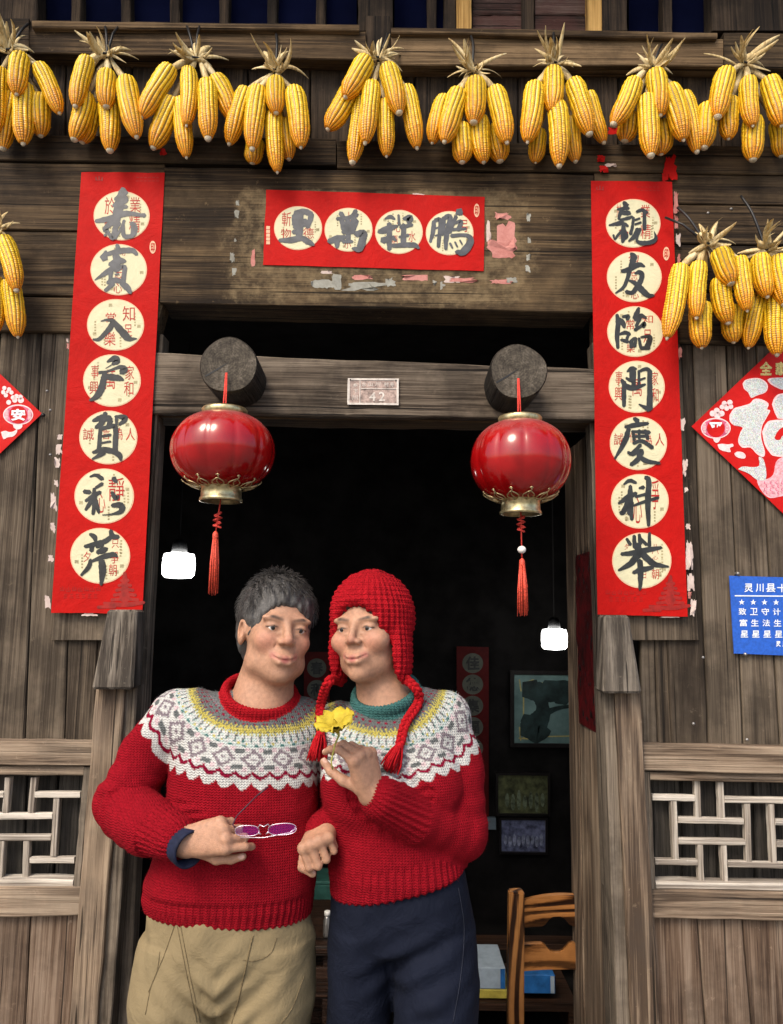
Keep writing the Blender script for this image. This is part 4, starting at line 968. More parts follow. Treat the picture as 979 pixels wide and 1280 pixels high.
def lantern(label, cx, cy, hw, ytop, ybot, cordtop, tassel):
    Y = -.175
    c = P(cx, cy, Y); s = 1 / PXM(cx, cy, Y)
    R = hw * s; zt = P(cx, ytop, Y).z; zb = P(cx, ybot, Y).z
    H = (zt - zb) / 2; c.z = (zt + zb) / 2
    root = thing('red_lantern', label, 'lantern', (c.x, c.y, c.z - H), 'red lanterns hung from the pegs')
    # globe of twelve gores
    n = 144; v = []; f = []; pr = []
    for i in range(33):
        a = -math.pi / 2 + math.pi * i / 32
        rr = R * (max(math.cos(a), 0) ** .78); zz = H * math.sin(a) * 1.0
        if rr < R * .31: continue
        pr.append((rr, zz))
    for rr, zz in pr:
        for k in range(n):
            an = 2 * math.pi * k / n
            g_ = abs(math.sin(an * 6 / 1.0 + .5))
            q = rr * (1 - .030 * (1 - g_ ** .45))
            v.append(c + Vector((q * math.cos(an), q * math.sin(an), zz)))
    for i in range(len(pr) - 1):
        for k in range(n):
            k2 = (k + 1) % n; f.append([i * n + k, i * n + k2, (i + 1) * n + k2, (i + 1) * n + k])
    mesh('globe', v, f, M['lantern'], root, True)
    A_END = math.asin(pr[0][1] / H)
    zt, zb = c.z + pr[-1][1], c.z + pr[0][1]; r0 = pr[-1][0]
    mb = MB(); mb.lathe([(.0, .010), (r0 * .7, .011), (r0 * 1.10, .014), (r0 * 1.16, .010), (r0 * 1.13, .0), (r0 * 1.05, -.006), (r0 * .8, -.012)], (c.x, c.y, zt), 40); mb.build('top_cap', M['gold'], root, True)
    mb = MB(); mb.lathe([(r0 * .8, .012), (r0 * 1.12, .008), (r0 * 1.12, .002), (r0 * 1.0, -.002), (r0 * 1.02, -.024), (r0 * 1.08, -.028), (r0 * 1.08, -.034), (r0 * .98, -.034), (r0 * .92, -.026), (.004, -.020)], (c.x, c.y, zb), 40); mb.build('bottom_cap', M['gold'], root, True)
    # pierced gold leaf collar round the lower rim
    for k in range(12):
        an = 2 * math.pi * k / 12 + .1
        d = Vector((math.cos(an), math.sin(an), 0)); e = Vector((-d.y, d.x, 0)); mb = MB()
        for s_, q in ((1, 1), (-1, 1), (0, 1.25)):
            pts = []
            for j in range(9):
                t = j / 8
                wv = math.sin(t * math.pi) * .014 * s_ + (0 if s_ else math.sin(t * 9) * .003)
                al = A_END + t * .34 * q          # up along the globe, just clear of it
                pts.append(c + d * (R * max(math.cos(al), 0) ** .78 + .004) + Vector((0, 0, H * math.sin(al) - .004)) + e * wv)
            mb.tube(pts, .0014, 5)
        tip = pts[-1]; mb.tube([tip - e * .004, tip + Vector((0, 0, .003)), tip + e * .004], .0014, 5)
        mb.build('gold_filigree', M['gold'], root, True)
    ct = P(*cordtop, -.160)
    mb = MB()
    for o_ in (-.0035, .0035): mb.tube([ct + Vector((o_ * .3, 0, 0)), (ct + c) / 2 + Vector((o_, -.004, 0)), Vector((c.x + o_ * .6, c.y, zt + .012))], .0022, 6)
    mb.build('hanging_cord', M['cord'], root, True)
    # tassel below
    z0 = zb - .02
    knot, bead, t0, t1, dx = tassel
    kz = P(cx, knot, Y).z; a0 = P(cx + dx, t0, Y).z; a1 = P(cx + dx, t1, Y).z
    X = lambda z: c.x + dx * s * min(1, (z0 - z) / max(z0 - a0, .01))
    mb = MB(); mb.tube([(c.x, c.y, z0), (X(kz), c.y, kz), (X(a0), c.y, a0)], .0018, 6); mb.build('tassel_cord', M['cord'], root, True)
    mb = MB()
    pts = [Vector((X(kz) + .009 * math.sin(j * 1.1), c.y + .005 * math.cos(j * 1.7), kz + .020 - j * .0021)) for j in range(20)]
    mb.tube(pts, .0028, 6); mb.build('knot', M['cord'], root, True)
    if bead:
        bz = P(cx + dx, bead, Y); mb = MB(); rr = .0105
        mb.lathe([(rr * math.sin(a), rr * .9 * math.cos(a)) for a in [math.pi * j / 10 for j in range(11)]], (X(bz.z), c.y, bz.z), 16); mb.build('bead', M['bead'], root, True)
    tb = MB(); rg_ = random.Random(int(cx))
    tb.lathe([(.002, .012), (.006, .008), (.0075, 0), (.007, -.006)], (X(a0), c.y, a0 - .004), 14)
    for j in range(46):
        an = rg_.uniform(0, 6.28); q = math.sqrt(rg_.random()); l = rg_.uniform(.9, 1.04)
        p0 = Vector((X(a0) + .006 * q * math.cos(an), c.y + .006 * q * math.sin(an), a0 - .008))
        p1 = Vector((X(a0) + .0125 * q * math.cos(an) + rg_.uniform(-.001, .001), c.y + .0125 * q * math.sin(an), a0 + (a1 - a0) * l))
        pm = p0.lerp(p1, .45) + Vector((.002 * q * math.cos(an), .002 * q * math.sin(an), 0))
        tb.tube([p0, pm, p1], [.0016, .0019, .0010], 4)
    tb.build('tassel', M['tassel'], root, True)
    return root


lantern('red globe lantern hanging from the left peg, no bead on its tassel', 279, 563, 64.5, 516, 612, (283, 466), (650, None, 668, 742, -5))
lantern('red globe lantern hanging from the right peg, white bead above its tassel', 650.5, 575, 62.5, 526, 628, (648, 473), (655, 687, 702, 768, 1))

# ================================================================== maize
def cob_mesh(seed):
    r = random.Random(seed); rows = 14; nk = r.choice((27, 29, 31)); su, sv = 5, 4
    nu, nv = rows * su, nk * sv
    rowoff = [r.random() for _ in range(rows)]; tw = r.uniform(-.35, .35)
    V = []; C = []; F = []
    kc = {}
    bend = r.uniform(-.05, .05)
    for j in range(nv + 1):
        t = j / nv
        prof = (.74 + .26 * min(1, t / .16) ** .6) * (1 - .10 * t) if t < .62 else (.938 * (1 - ((t - .62) / .38) ** 2.3 * .66))
        if t > .985: prof *= .62
        for i in range(nu):
            row = i // su; u = (i % su) / su
            vv = (t * nk + rowoff[row] * .9)
            k = int(vv); fv = vv - k
            bu = 1 - abs(2 * u - 1) ** 2.6 if u > 0 else 0.0
            bv = 1 - abs(2 * fv - 1) ** 4
            bulge = bu * (.22 + .78 * bv)
            key = (row, k)
            if key not in kc: kc[key] = (r.gauss(0, 1), r.gauss(0, 1), r.random())
            g1, g2, g3 = kc[key]
            rad_ = .0285 * prof * (.87 + .13 * bulge + .012 * g1 * bu)
            an = 2 * math.pi * i / nu + tw * t + .03 * math.sin(t * 9 + row)
            V.append((rad_ * math.cos(an) + bend * .1 * math.sin(t * math.pi), rad_ * math.sin(an), -.18 * t))
            ripe = min(1, max(0, (t - .35) / .65 + .13 * g2))
            base = np.array((.95, .62, .022)) * (1 - ripe) + np.array((.86, .31, .008)) * ripe
            base = base * (1 + .055 * g1)
            gap = np.array((.075, .022, .003))
            w = min(1, (bulge / .62))
            C.append(np.clip(gap * (1 - w) + base * w, 0, 1))
    for j in range(nv):
        for i in range(nu):
            i2 = (i + 1) % nu
            F.append([j * nu + i2, j * nu + i, (j + 1) * nu + i, (j + 1) * nu + i2])
    F.append([i for i in range(nu)]); F.append([nv * nu + i for i in range(nu)][::-1])
    me = bpy.data.meshes.new('corn_cob'); me.from_pydata(V, [], F)
    me.polygons.foreach_set('use_smooth', [True] * len(me.polygons)); set_col(me, np.array(C)); me.materials.append(M['corn']); me.update()
    return me


M['corn'] = colmat('maize_kernels', .30, .06, 160, .0, spec=.5)
mh, nt, b = new_mat('dry_husk')
vm, v0 = coords(nt, (1, 1, .12)); n1 = noise(nt, vm, 160, 4, .6); n2 = noise(nt, v0, 14, 4, .6)
kk = mth(nt, 'ADD', mth(nt, 'MULTIPLY', n1, .55), mth(nt, 'MULTIPLY', n2, .45))
nt.links.new(ramp(nt, kk, [(.34, (.30, .19, .07)), (.48, (.60, .46, .22)), (.62, (.76, .65, .40))]), b.inputs['Base Color'])
b.inputs['Roughness'].default_value = .7; b.inputs['Subsurface Weight'].default_value = .0
bp = N(nt, 'ShaderNodeBump', {'Strength': .5, 'Distance': .003, 'Height': n1}); nt.links.new(bp.outputs[0], b.inputs['Normal'])
M['husk'] = mh
COBS = [cob_mesh(s) for s in (1, 2, 3, 4, 5, 6)]
tipm = MB(); tipm.lathe([(.0095, .004), (.0085, -.001), (.006, -.005), (.003, -.007)], (0, 0, -.18), 10, cap=True)
TIP = bpy.data.meshes.new('cob_tip'); TIP.from_pydata([tuple(p) for p in tipm.v], [], tipm.f); TIP.materials.append(plain('cob_core', (.55, .47, .33), .8, .25, 60))


def leaf(p0, d, L, w, r, curl):
    """dry husk leaf: a folded, curling strip"""
    d = d.normalized(); side = d.cross(Vector((r.uniform(-.4, .4), 1, r.uniform(-.4, .4)))).normalized(); nrm = side.cross(d)
    v = []; f = []; n = 9
    p = Vector(p0); dd = d.copy(); tw = r.uniform(-1.2, 1.2)
    for i in range(n + 1):
        t = i / n
        ww = w * (math.sin(math.pi * min(1, .12 + t * .86)) ** .7) * (1 - .25 * t) + .0006
        a = tw * t; s_ = side * math.cos(a) + nrm * math.sin(a); k_ = nrm * math.cos(a) - side * math.sin(a)
        v += [p + s_ * ww + k_ * ww * .35, p - k_ * ww * .25, p - s_ * ww + k_ * ww * .35,
              p + s_ * ww * .9 + k_ * (ww * .35 + .0008), p - k_ * (ww * .25 - .0009), p - s_ * ww * .9 + k_ * (ww * .35 + .0008)]
        dd = (dd + (nrm * curl + side * r.uniform(-.06, .06) + Vector((0, 0, -.03))) * (1.0 / n) * 2).normalized()
        p = p + dd * (L / n)
    for i in range(n):
        a = i * 6; c = a + 6
        f += [[a, a + 1, c + 1, c], [a + 1, a + 2, c + 2, c + 1], [a + 4, a + 3, c + 3, c + 4], [a + 5, a + 4, c + 4, c + 5], [a + 3, a, c, c + 3], [a + 2, a + 5, c + 5, c + 2]]
    return v, f


s1 = lambda x, y: (x / 1.998, y / 2.0)
s2 = lambda x, y: (480 + x / 1.962, y / 1.962)
s5 = lambda x, y: (720 + x / 3.78, 200 + y / 3.78)
s3 = lambda x, y: (x / 4.08, 200 + y / 4.08)
BUNCH = [
 (s1, (30, 130), (70, 60), 'corn bunch cut by the left edge at the start of the top row', "52,140,42,238,F 98,165,150,285,M 62,215,58,362,M 0,175,-8,330,M 25,235,8,375,B 103,240,102,342,B"),
 (s1, (270, 140), (262, 62), 'corn bunch hanging above the left couplet in the top row', "218,148,188,268,F 268,182,266,270,F 315,200,342,345,F 270,245,275,380,M 215,235,185,352,M 232,260,205,358,B"),
 (s1, (490, 150), (465, 60), 'corn bunch just right of the left couplet top, third in the row', "425,170,352,295,F 472,175,466,315,F 518,205,520,350,F 540,195,580,300,M 430,250,382,372,M 452,250,466,395,M"),
 (s1, (690, 180), (690, 85), 'lowest hanging corn bunch of the top row, above the banner left end', "615,225,572,362,M 645,222,630,375,F 690,200,690,285,F 735,225,752,370,F 685,280,693,432,M 715,300,722,400,B 640,350,630,410,B"),
 (s1, (945, 150), (968, 85), 'corn bunch above the banner left half, fifth in the row', "915,150,862,245,F 880,220,818,325,M 930,210,912,360,F 905,250,880,410,M 968,168,998,285,F 1015,220,1042,372,M 960,255,966,392,M"),
 (s2, (218, 178), (212, 85), 'corn bunch above the banner right end, sixth in the row', "150,240,118,352,M 182,225,148,350,F 225,198,220,303,F 272,220,302,352,F 235,290,245,400,M 192,310,192,400,M 275,310,285,398,B"),
 (s2, (418, 160), (416, 75), 'corn bunch under the bare orange sill, seventh in the row', "370,210,352,350,F 415,172,413,275,F 465,200,505,332,F 425,255,430,410,F 378,320,372,400,B 460,290,470,398,B 500,230,540,352,B"),
 (s2, (655, 170), (648, 105), 'corn bunch directly above the right couplet in the top row', "615,200,562,308,F 665,178,678,285,F 700,215,735,345,F 645,240,655,385,F 735,230,768,375,M 605,280,590,348,B 680,300,680,380,B"),
 (s2, (880, 160), (885, 105), 'corn bunch at the right end of the top row', "840,175,818,290,F 893,195,905,310,F 945,195,975,310,F 850,245,845,342,M 905,290,905,395,M 795,260,785,365,M 965,300,975,385,B"),
 (s5, (615, 400), (480, 225), 'lower corn bunch overlapping the edge of the right couplet', "495,505,430,845,F 580,490,570,750,F 680,430,735,590,F 770,465,810,715,F 680,560,720,775,M 590,680,595,890,M 745,690,745,865,B 855,640,815,890,B"),
 (s5, (895, 430), (780, 170), 'lower corn bunch over the diamond poster at the right edge', "870,455,905,650,F 940,640,950,925,M 960,460,990,690,F 925,600,935,715,B 1010,480,1050,700,M"),
 (s3, (-10, 370), (-40, 200), 'lone corn bunch at the left edge beside the couplet', "20,400,85,670,F 50,620,92,905,M -30,600,-20,880,M -60,420,-90,700,F"),
]
for bi, (tf, tie, hook, label, cs) in enumerate(BUNCH):
    r = random.Random(100 + bi)
    big = 1.0
    tp = P(*tf(*tie), -.062)
    root = thing('corn_bunch', label, 'corn', tp, 'corn bunches hung to dry on the house front')
    for ci, s in enumerate(cs.split()):
        x0, y0, x1, y1, lay = s.split(','); x0, y0, x1, y1 = map(float, (x0, y0, x1, y1))
        Yt, Yb = {'F': (-.085, -.100), 'M': (-.066, -.068), 'B': (-.045, -.036)}[lay]
        a = P(*tf(x0, y0), Yt); e = P(*tf(x1, y1), Yb)
        L = (e - a).length
        fore = 1.0
        o = link('cob', COBS[(bi * 3 + ci) % 6], None, root, a)
        q = (e - a).to_track_quat('-Z', 'Y') @ Matrix.Rotation(r.uniform(0, 6.28), 3, 'Z').to_quaternion()
        o.rotation_euler = q.to_euler()
        wsc = r.uniform(.87, 1.12)
        o.scale = (wsc, wsc, L / .183)
        t = bpy.data.objects.new('cob_tip', TIP); COL.objects.link(t); t.parent = o; k_ = r.choice((.55, .7, .9, 1.1)); t.scale = (k_, k_, 1.0)
        # shank: short twisted husk from the cob to the tie
        v, f = leaf(a - (e - a).normalized() * -.004, (tp - a) + Vector((0, -.01, .012)), max((tp - a).length * 1.05, .03), .011, r, .1)
        mesh('husk', v, f, M['husk'], root, True)
    for k in range(13):
        an = r.uniform(-1.5, 1.5); up = r.uniform(.0, .15)
        d = Vector((math.sin(an), r.uniform(-.55, .0), math.cos(an) * .9 + up))
        v, f = leaf(tp + Vector((r.uniform(-.008, .008), r.uniform(-.02, 0), r.uniform(-.01, .005))), d, r.uniform(.045, .115), r.choice((.004, .0055, .008, .011)), r, r.uniform(-1.5, 1.3))
        mesh('husk', v, f, M['husk'], root, True)
    for k in range(7):
        an = r.choice((-1, 1)) * r.uniform(1.2, 2.2)
        d = Vector((math.sin(an), r.uniform(-.7, -.2), math.cos(an)))
        v, f = leaf(tp + Vector((0, -.015, -.005)), d, r.uniform(.03, .08), r.uniform(.003, .009), r, r.uniform(-1.4, 1.4))
        mesh('husk', v, f, M['husk'], root, True)
    mb = MB(); hk = P(*tf(*hook), -.022)
    pts = [hk, hk.lerp(tp, .35) + Vector((r.uniform(-.006, .006), -.014, 0)), hk.lerp(tp, .8) + Vector((r.uniform(-.004, .004), -.008, 0)), tp + Vector((0, -.006, -.008))]
    pts = [Vector(p) for p in catmull([tuple(p) for p in pts], 5)]
    mb.tube(pts, .0038, 6)
    mb.tube([tp + Vector((-.016, -.004, -.004)), tp + Vector((-.004, -.020, -.006)), tp + Vector((.012, -.014, -.004)), tp + Vector((.016, .002, -.002))], .003, 6)
    if bi in (1, 2, 7, 9):
        e2 = P(*tf(hook[0] + (34 if bi != 9 else -58), hook[1] + (4 if bi != 9 else 46)), -.03); mb.tube([tp + Vector((0, -.006, .0)), tp.lerp(e2, .6) + Vector((0, -.012, .004)), e2], .0034, 6)
    mb.build('tie', M['tie'], root, True)

# ================================================================== people (distance-field sculpting, one surface per body / garment)
def vnoise(p, seed=0):
    """smooth lattice noise of points (n,3) -> about -1..1"""
    i = np.floor(p).astype(np.int64); f = p - i; f = f * f * (3 - 2 * f)
    def h(a, b, c):
        n = (a * 374761393 + b * 668265263 + c * 2147483647 + seed * 1274126177) & 0xffffffff
        n = ((n ^ (n >> 13)) * 1274126177) & 0xffffffff
        return ((n ^ (n >> 16)) & 0xffff) / 32767.5 - 1
    r = 0
    for dx in (0, 1):
        for dy in (0, 1):
            for dz in (0, 1):
                w = (f[:, 0] if dx else 1 - f[:, 0]) * (f[:, 1] if dy else 1 - f[:, 1]) * (f[:, 2] if dz else 1 - f[:, 2])
                r = r + w * h(i[:, 0] + dx, i[:, 1] + dy, i[:, 2] + dz)
    return r


class Field:
    def __init__(s, lo, hi, h):
        s.lo = np.array(lo, float); s.h = h
        s.n = np.ceil((np.array(hi, float) - s.lo) / h).astype(int) + 1
        s.g = np.full(tuple(s.n), .3, np.float32)
        s.ax = [s.lo[k] + h * np.arange(s.n[k]) for k in range(3)]
    def op(s, fn, lo, hi, k, mode='add'):
        m = k + 4 * s.h
        i0 = np.maximum(np.floor((np.array(lo) - m - s.lo) / s.h).astype(int), 0)
        i1 = np.minimum(np.ceil((np.array(hi) + m - s.lo) / s.h).astype(int) + 1, s.n)
        if (i1 <= i0).any(): return
        sl = tuple(slice(a, b) for a, b in zip(i0, i1))
        X = s.ax[0][sl[0]][:, None, None]; Y = s.ax[1][sl[1]][None, :, None]; Z = s.ax[2][sl[2]][None, None, :]
        d = fn(X, Y, Z).astype(np.float32); a = s.g[sl]
        if mode == 'sub': a = -a
        if mode == 'and': d = -d; a = -a
        q = np.maximum(k - np.abs(a - d), 0) / max(k, 1e-6)
        r = np.minimum(a, d) - q * q * k * .25
        s.g[sl] = r if mode == 'add' else -r
    def cone(s, p0, p1, r0, r1, k=.01, mode='add'):
        p0 = np.array(p0, float); p1 = np.array(p1, float); d = p1 - p0; L2 = max(d @ d, 1e-9)
        def fn(X, Y, Z):
            x, y, z = X - p0[0], Y - p0[1], Z - p0[2]
            t = np.clip((x * d[0] + y * d[1] + z * d[2]) / L2, 0, 1)
            return np.sqrt((x - t * d[0]) ** 2 + (y - t * d[1]) ** 2 + (z - t * d[2]) ** 2) - (r0 + (r1 - r0) * t)
        R = max(r0, r1); s.op(fn, np.minimum(p0, p1) - R, np.maximum(p0, p1) + R, k, mode)
    def chain(s, pts, rs, k=.01):
        for a, b, r0, r1 in zip(pts[:-1], pts[1:], rs[:-1], rs[1:]): s.cone(a, b, r0, r1, k)
    def ell(s, c, r, R=None, k=.01, mode='add'):
        c = np.array(c, float); r = np.array(r, float); R = np.eye(3) if R is None else np.array(R)
        def fn(X, Y, Z):
            x, y, z = X - c[0], Y - c[1], Z - c[2]
            l = [R[0, i] * x + R[1, i] * y + R[2, i] * z for i in range(3)]
            k0 = np.sqrt(sum((l[i] / r[i]) ** 2 for i in range(3))); k1 = np.sqrt(sum((l[i] / r[i] ** 2) ** 2 for i in range(3)))
            return k0 * (k0 - 1) / np.maximum(k1, 1e-4)
        e = np.abs(R) @ r; s.op(fn, c - e, c + e, k, mode)
    def torus(s, c, R, maj, mino, k=.01, flat=1.0):
        c = np.array(c, float); R = np.array(R)
        def fn(X, Y, Z):
            x, y, z = X - c[0], Y - c[1], Z - c[2]
            l = [R[0, i] * x + R[1, i] * y + R[2, i] * z for i in range(3)]
            q = np.sqrt(l[0] ** 2 + l[1] ** 2) - maj
            return np.sqrt(q * q + (l[2] / flat) ** 2) - mino
        e = maj + mino * 2; s.op(fn, c - e, c + e, k)
    def loft(s, lev, e=2.3, k=.02, shrink=0.0):
        """lev: (z, cx, cy, half width, half depth), any order"""
        lev = sorted(lev); z = np.array([l[0] for l in lev]); A = np.array([l[1:] for l in lev])
        A = A - np.array([0, 0, shrink, shrink]); A[:, 2:] = np.maximum(A[:, 2:], .015)
        def fn(X, Y, Z):
            zz = Z[0, 0]
            cx, cy, a, b = [np.interp(zz, z, A[:, i])[None, None, :] for i in range(4)]
            q = ((np.abs(X - cx) / a) ** e + (np.abs(Y - cy) / b) ** e) ** (1 / e)
            d = (q - 1) * np.minimum(a, b)
            return np.maximum(np.maximum(d, Z - z[-1]), z[0] - Z)
        s.op(fn, (min(A[:, 0] - A[:, 2]), min(A[:, 1] - A[:, 3]), z[0]), (max(A[:, 0] + A[:, 2]), max(A[:, 1] + A[:, 3]), z[-1]), k)
    def halfspace(s, p, n, k=.004):
        """keep the side the normal points away from"""
        p = np.array(p, float); n = np.array(n, float); n = n / np.linalg.norm(n)
        s.op(lambda X, Y, Z: (X - p[0]) * n[0] + (Y - p[1]) * n[1] + (Z - p[2]) * n[2], s.lo, s.lo + s.h * s.n, k, 'and')
    def surface(s):
        g = s.g; b = g < 0
        cnt = np.zeros(tuple(s.n - 1), np.uint8)
        offs = [(i, j, k) for i in (0, 1) for j in (0, 1) for k in (0, 1)]
        N_ = s.n - 1
        for o in offs: cnt += b[o[0]:o[0] + N_[0], o[1]:o[1] + N_[1], o[2]:o[2] + N_[2]]
        act = (cnt > 0) & (cnt < 8); idx = np.argwhere(act)
        ids = np.full(act.shape, -1, np.int32); ids[act] = np.arange(len(idx))
        val = {o: g[idx[:, 0] + o[0], idx[:, 1] + o[1], idx[:, 2] + o[2]] for o in offs}
        acc = np.zeros((len(idx), 3)); num = np.zeros(len(idx))
        for o in offs:
            for a in range(3):
                if o[a]: continue
                o2 = list(o); o2[a] = 1; o2 = tuple(o2)
                v0, v1 = val[o], val[o2]; m = (v0 < 0) != (v1 < 0)
                t = np.where(m, v0 / np.where(m, v0 - v1, 1), 0)
                p = np.tile(np.array(o, float), (len(idx), 1)); p[:, a] += t
                acc += p * m[:, None]; num += m
        V = s.lo + s.h * (idx + acc / num[:, None])
        F = []
        for a in range(3):
            bb, cc = (a + 1) % 3, (a + 2) % 3
            sl0 = [slice(None)] * 3; sl1 = [slice(None)] * 3; sl0[a] = slice(0, -1); sl1[a] = slice(1, None)
            df = b[tuple(sl0)] != b[tuple(sl1)]
            e = np.argwhere(df); e = e[(e[:, bb] > 0) & (e[:, cc] > 0) & (e[:, bb] < N_[bb]) & (e[:, cc] < N_[cc])]
            sg = b[e[:, 0], e[:, 1], e[:, 2]]
            def cid(db, dc):
                q = e.copy(); q[:, bb] -= db; q[:, cc] -= dc; return ids[q[:, 0], q[:, 1], q[:, 2]]
            q = np.stack([cid(0, 0), cid(1, 0), cid(1, 1), cid(0, 1)], 1)
            q[~sg] = q[~sg][:, ::-1]
            F.append(q)
        F = np.concatenate(F); F = F[(F >= 0).all(1)]
        return V, F


def vnormals(V, F):
    n = np.cross(V[F[:, 2]] - V[F[:, 0]], V[F[:, 3]] - V[F[:, 1]])
    r = np.stack([sum(np.bincount(F[:, i], n[:, k], len(V)) for i in range(4)) for k in range(3)], 1)
    return r / np.maximum(np.linalg.norm(r, axis=1), 1e-9)[:, None]


def relax(V, F, it=1, w=.5):
    e = np.concatenate([F[:, [0, 1]], F[:, [1, 2]], F[:, [2, 3]], F[:, [3, 0]]])
    for _ in range(it):
        a = np.stack([np.bincount(e[:, 0], V[e[:, 1], k], len(V)) for k in range(3)], 1)
        c = np.bincount(e[:, 0], minlength=len(V))[:, None]
        V = V * (1 - w) + w * a / np.maximum(c, 1)
    return V


def np_mesh(name, V, F, mat, parent, col=None):
    me = bpy.data.meshes.new(name)
    c = Vector((V.min(0) + V.max(0)) / 2); W = (V - np.array(c)).astype(np.float32)
    me.vertices.add(len(W)); me.vertices.foreach_set('co', W.ravel())
    me.loops.add(len(F) * 4); me.loops.foreach_set('vertex_index', F.astype(np.int32).ravel())
    me.polygons.add(len(F)); me.polygons.foreach_set('loop_start', np.arange(len(F), dtype=np.int32) * 4)
    me.polygons.foreach_set('use_smooth', np.ones(len(F), bool))
    me.update(calc_edges=True); me.validate()
    if col is not None: set_col(me, col)
    return link(name, me, mat, parent, c)


def segdist(V, p0, p1):
    p0 = np.array(p0, float); p1 = np.array(p1, float); d = p1 - p0
    t = np.clip((V - p0) @ d / (d @ d), 0, 1)
    return np.linalg.norm(V - p0 - t[:, None] * d, axis=1), t


def A3(v): return np.array(tuple(v), float)


def frame(f, n):
    f = A3(f) / np.linalg.norm(f); n = A3(n); n = n - f * (n @ f); n /= np.linalg.norm(n)
    return f, n


def hand(F, w, f, n, side, curls, thumb, sc=1.0, nails=None, spread=1.0):
    """f: wrist to knuckles, n: out of the back of the hand, side: thumb direction sign; curls: bend of each finger's three joints"""
    f, n = frame(f, n); t = np.cross(f, n) * side
    w = A3(w)
    offs = (.0275, .0090, -.0100, -.0275); lens = (.086, .090, .085, .076)
    seg = ((.042, .026, .021), (.046, .029, .022), (.042, .027, .021), (.033, .020, .019)); fr = (.0094, .0097, .0091, .0080)
    K = []
    for o, l in zip(offs, lens): K.append(w + (f * l + t * o + n * (.003 - abs(o) * .12)) * sc)
    for o, k_ in zip(offs, K): F.cone(w + (t * o * .55 - n * .002) * sc, k_ - n * .004 * sc, .0165 * sc, .0125 * sc, .012)
    F.ell(w + (f * .036 + t * .017 - n * .010) * sc, np.array((.030, .016, .016)) * sc, np.stack([f, t, n], 1), .012)
    F.ell(w + (f * .04 - t * .020 - n * .009) * sc, np.array((.034, .013, .014)) * sc, np.stack([f, t, n], 1), .012)
    for i in range(4):
        p = K[i]; a = 0; r = fr[i] * sc
        sp = t * (offs[i] * .9 * spread)
        F.ell(p, (r * 1.12,) * 3, None, .006)
        for j in range(3):
            a += math.radians(curls[i][j])
            d = f * math.cos(a) - n * math.sin(a) + sp * (1.0 if a < 1.2 else 0); d /= np.linalg.norm(d)
            q = p + d * seg[i][j] * sc
            F.cone(p, q, r, r * .9, .0035)
            p = q; r *= .9
        if nails is not None:
            bk = f * math.sin(a) + n * math.cos(a)
            nails.append((p + bk * r * .85 - d * .002, d, bk))
    p = w + (f * .020 + t * .022 - n * .008) * sc; r = .0125 * sc
    for L_, (a, b, c) in zip((.040, .032, .026), thumb):
        d = f * a + n * b + t * c; d /= np.linalg.norm(d); q = p + d * L_ * sc
        F.cone(p, q, r, r * .87, .006); p = q; r *= .87
    if nails is not None:
        bk = n - d * (n @ d); bk /= np.linalg.norm(bk); nails.append((p + bk * r * .85, d, bk))


def head(F, T, R, s=1.0, nose=1.0, jaw=1.0, cheek=1.0):
    T = A3(T); W = lambda x, y, z: T + R @ (np.array((x, y, z)) * s)
    E = lambda c, r, k=.01, mode='add': F.ell(W(*c), np.array(r) * s, R, k * s, mode)
    E((0, -.012, .030), (.074, .092, .088), .02)
    E((0, .028, -.028), (.060, .062, .082), .03)
    E((0, .050, -.082), (.038 * jaw, .036, .032), .03)
    E((0, .074, -.098), (.018, .015, .014), .016)
    for x in (-1, 1):
        E((x * .038 * cheek, .062, -.026), (.023 * cheek, .022 * cheek, .021 * cheek), .018)
        E((x * .047 * jaw, .020, -.074), (.018, .032, .022), .025)
        E((x * .030, .079, .021), (.026, .010, .008), .016)
        E((x * .075, -.006, -.008), (.009, .019, .031), .008)
        E((x * .078, .000, -.006), (.006, .010, .017), .004, 'sub')
    for x in (-1, 1):
        E((x * .0305, .0960, .0020), (.017, .014, .0095), .011, 'sub')
        E((x * .0305, .0770, .0020), (.0165, .0130, .0118), .005)
        F.cone(W(x * .0175, .0895, -.0008), W(x * .030, .0915, .0006), .0015 * s, .0027 * s, .002, 'sub'); F.cone(W(x * .030, .0915, .0006), W(x * .0435, .0825, -.0010), .0027 * s, .0013 * s, .002, 'sub')
        F.cone(W(x * .018, .0885, -.011), W(x * .042, .081, -.011), .0016 * s, .0014 * s, .004)
    F.cone(W(0, .088, .014), W(0, .100 + .006 * nose, -.024), .0070 * s * nose, .0105 * s * nose, .010)
    for x in (-1, 1):
        E((x * .0115, .0955, -.0285), (.0080, .0090, .0068), .006)
        E((x * .0065, .1010, -.0345), (.0034, .0048, .0022), .002, 'sub')
        F.cone(W(x * .018, .088, -.030), W(x * .034, .074, -.062), .0012 * s, .0010 * s, .004, 'sub')
    E((0, .083, -.062), (.026, .018, .016), .014)
    F.chain([W(-.028, .0835, -.0560), W(-.012, .0975, -.0610), W(0, .1000, -.0615), W(.012, .0975, -.0610), W(.028, .0835, -.0560)], [.0030 * s, .0044 * s, .0040 * s, .0044 * s, .0030 * s], .004)
    F.chain([W(-.026, .0830, -.0600), W(-.010, .0955, -.0715), W(.010, .0955, -.0715), W(.026, .0830, -.0600)], [.0030 * s, .0056 * s, .0056 * s, .0030 * s], .004)
    F.chain([W(-.029, .0855, -.0565), W(-.012, .1005, -.0655), W(.012, .1005, -.0655), W(.029, .0855, -.0565)], [.0012 * s] * 4, .001)
    for a, b in (((-.029, .0865, -.0565), (-.012, .1015, -.0660)), ((-.012, .1015, -.0660), (.012, .1015, -.0660)), ((.012, .1015, -.0660), (.029, .0865, -.0565))):
        F.cone(W(*a), W(*b), .0019 * s, .0019 * s, .002, 'sub')
    return W


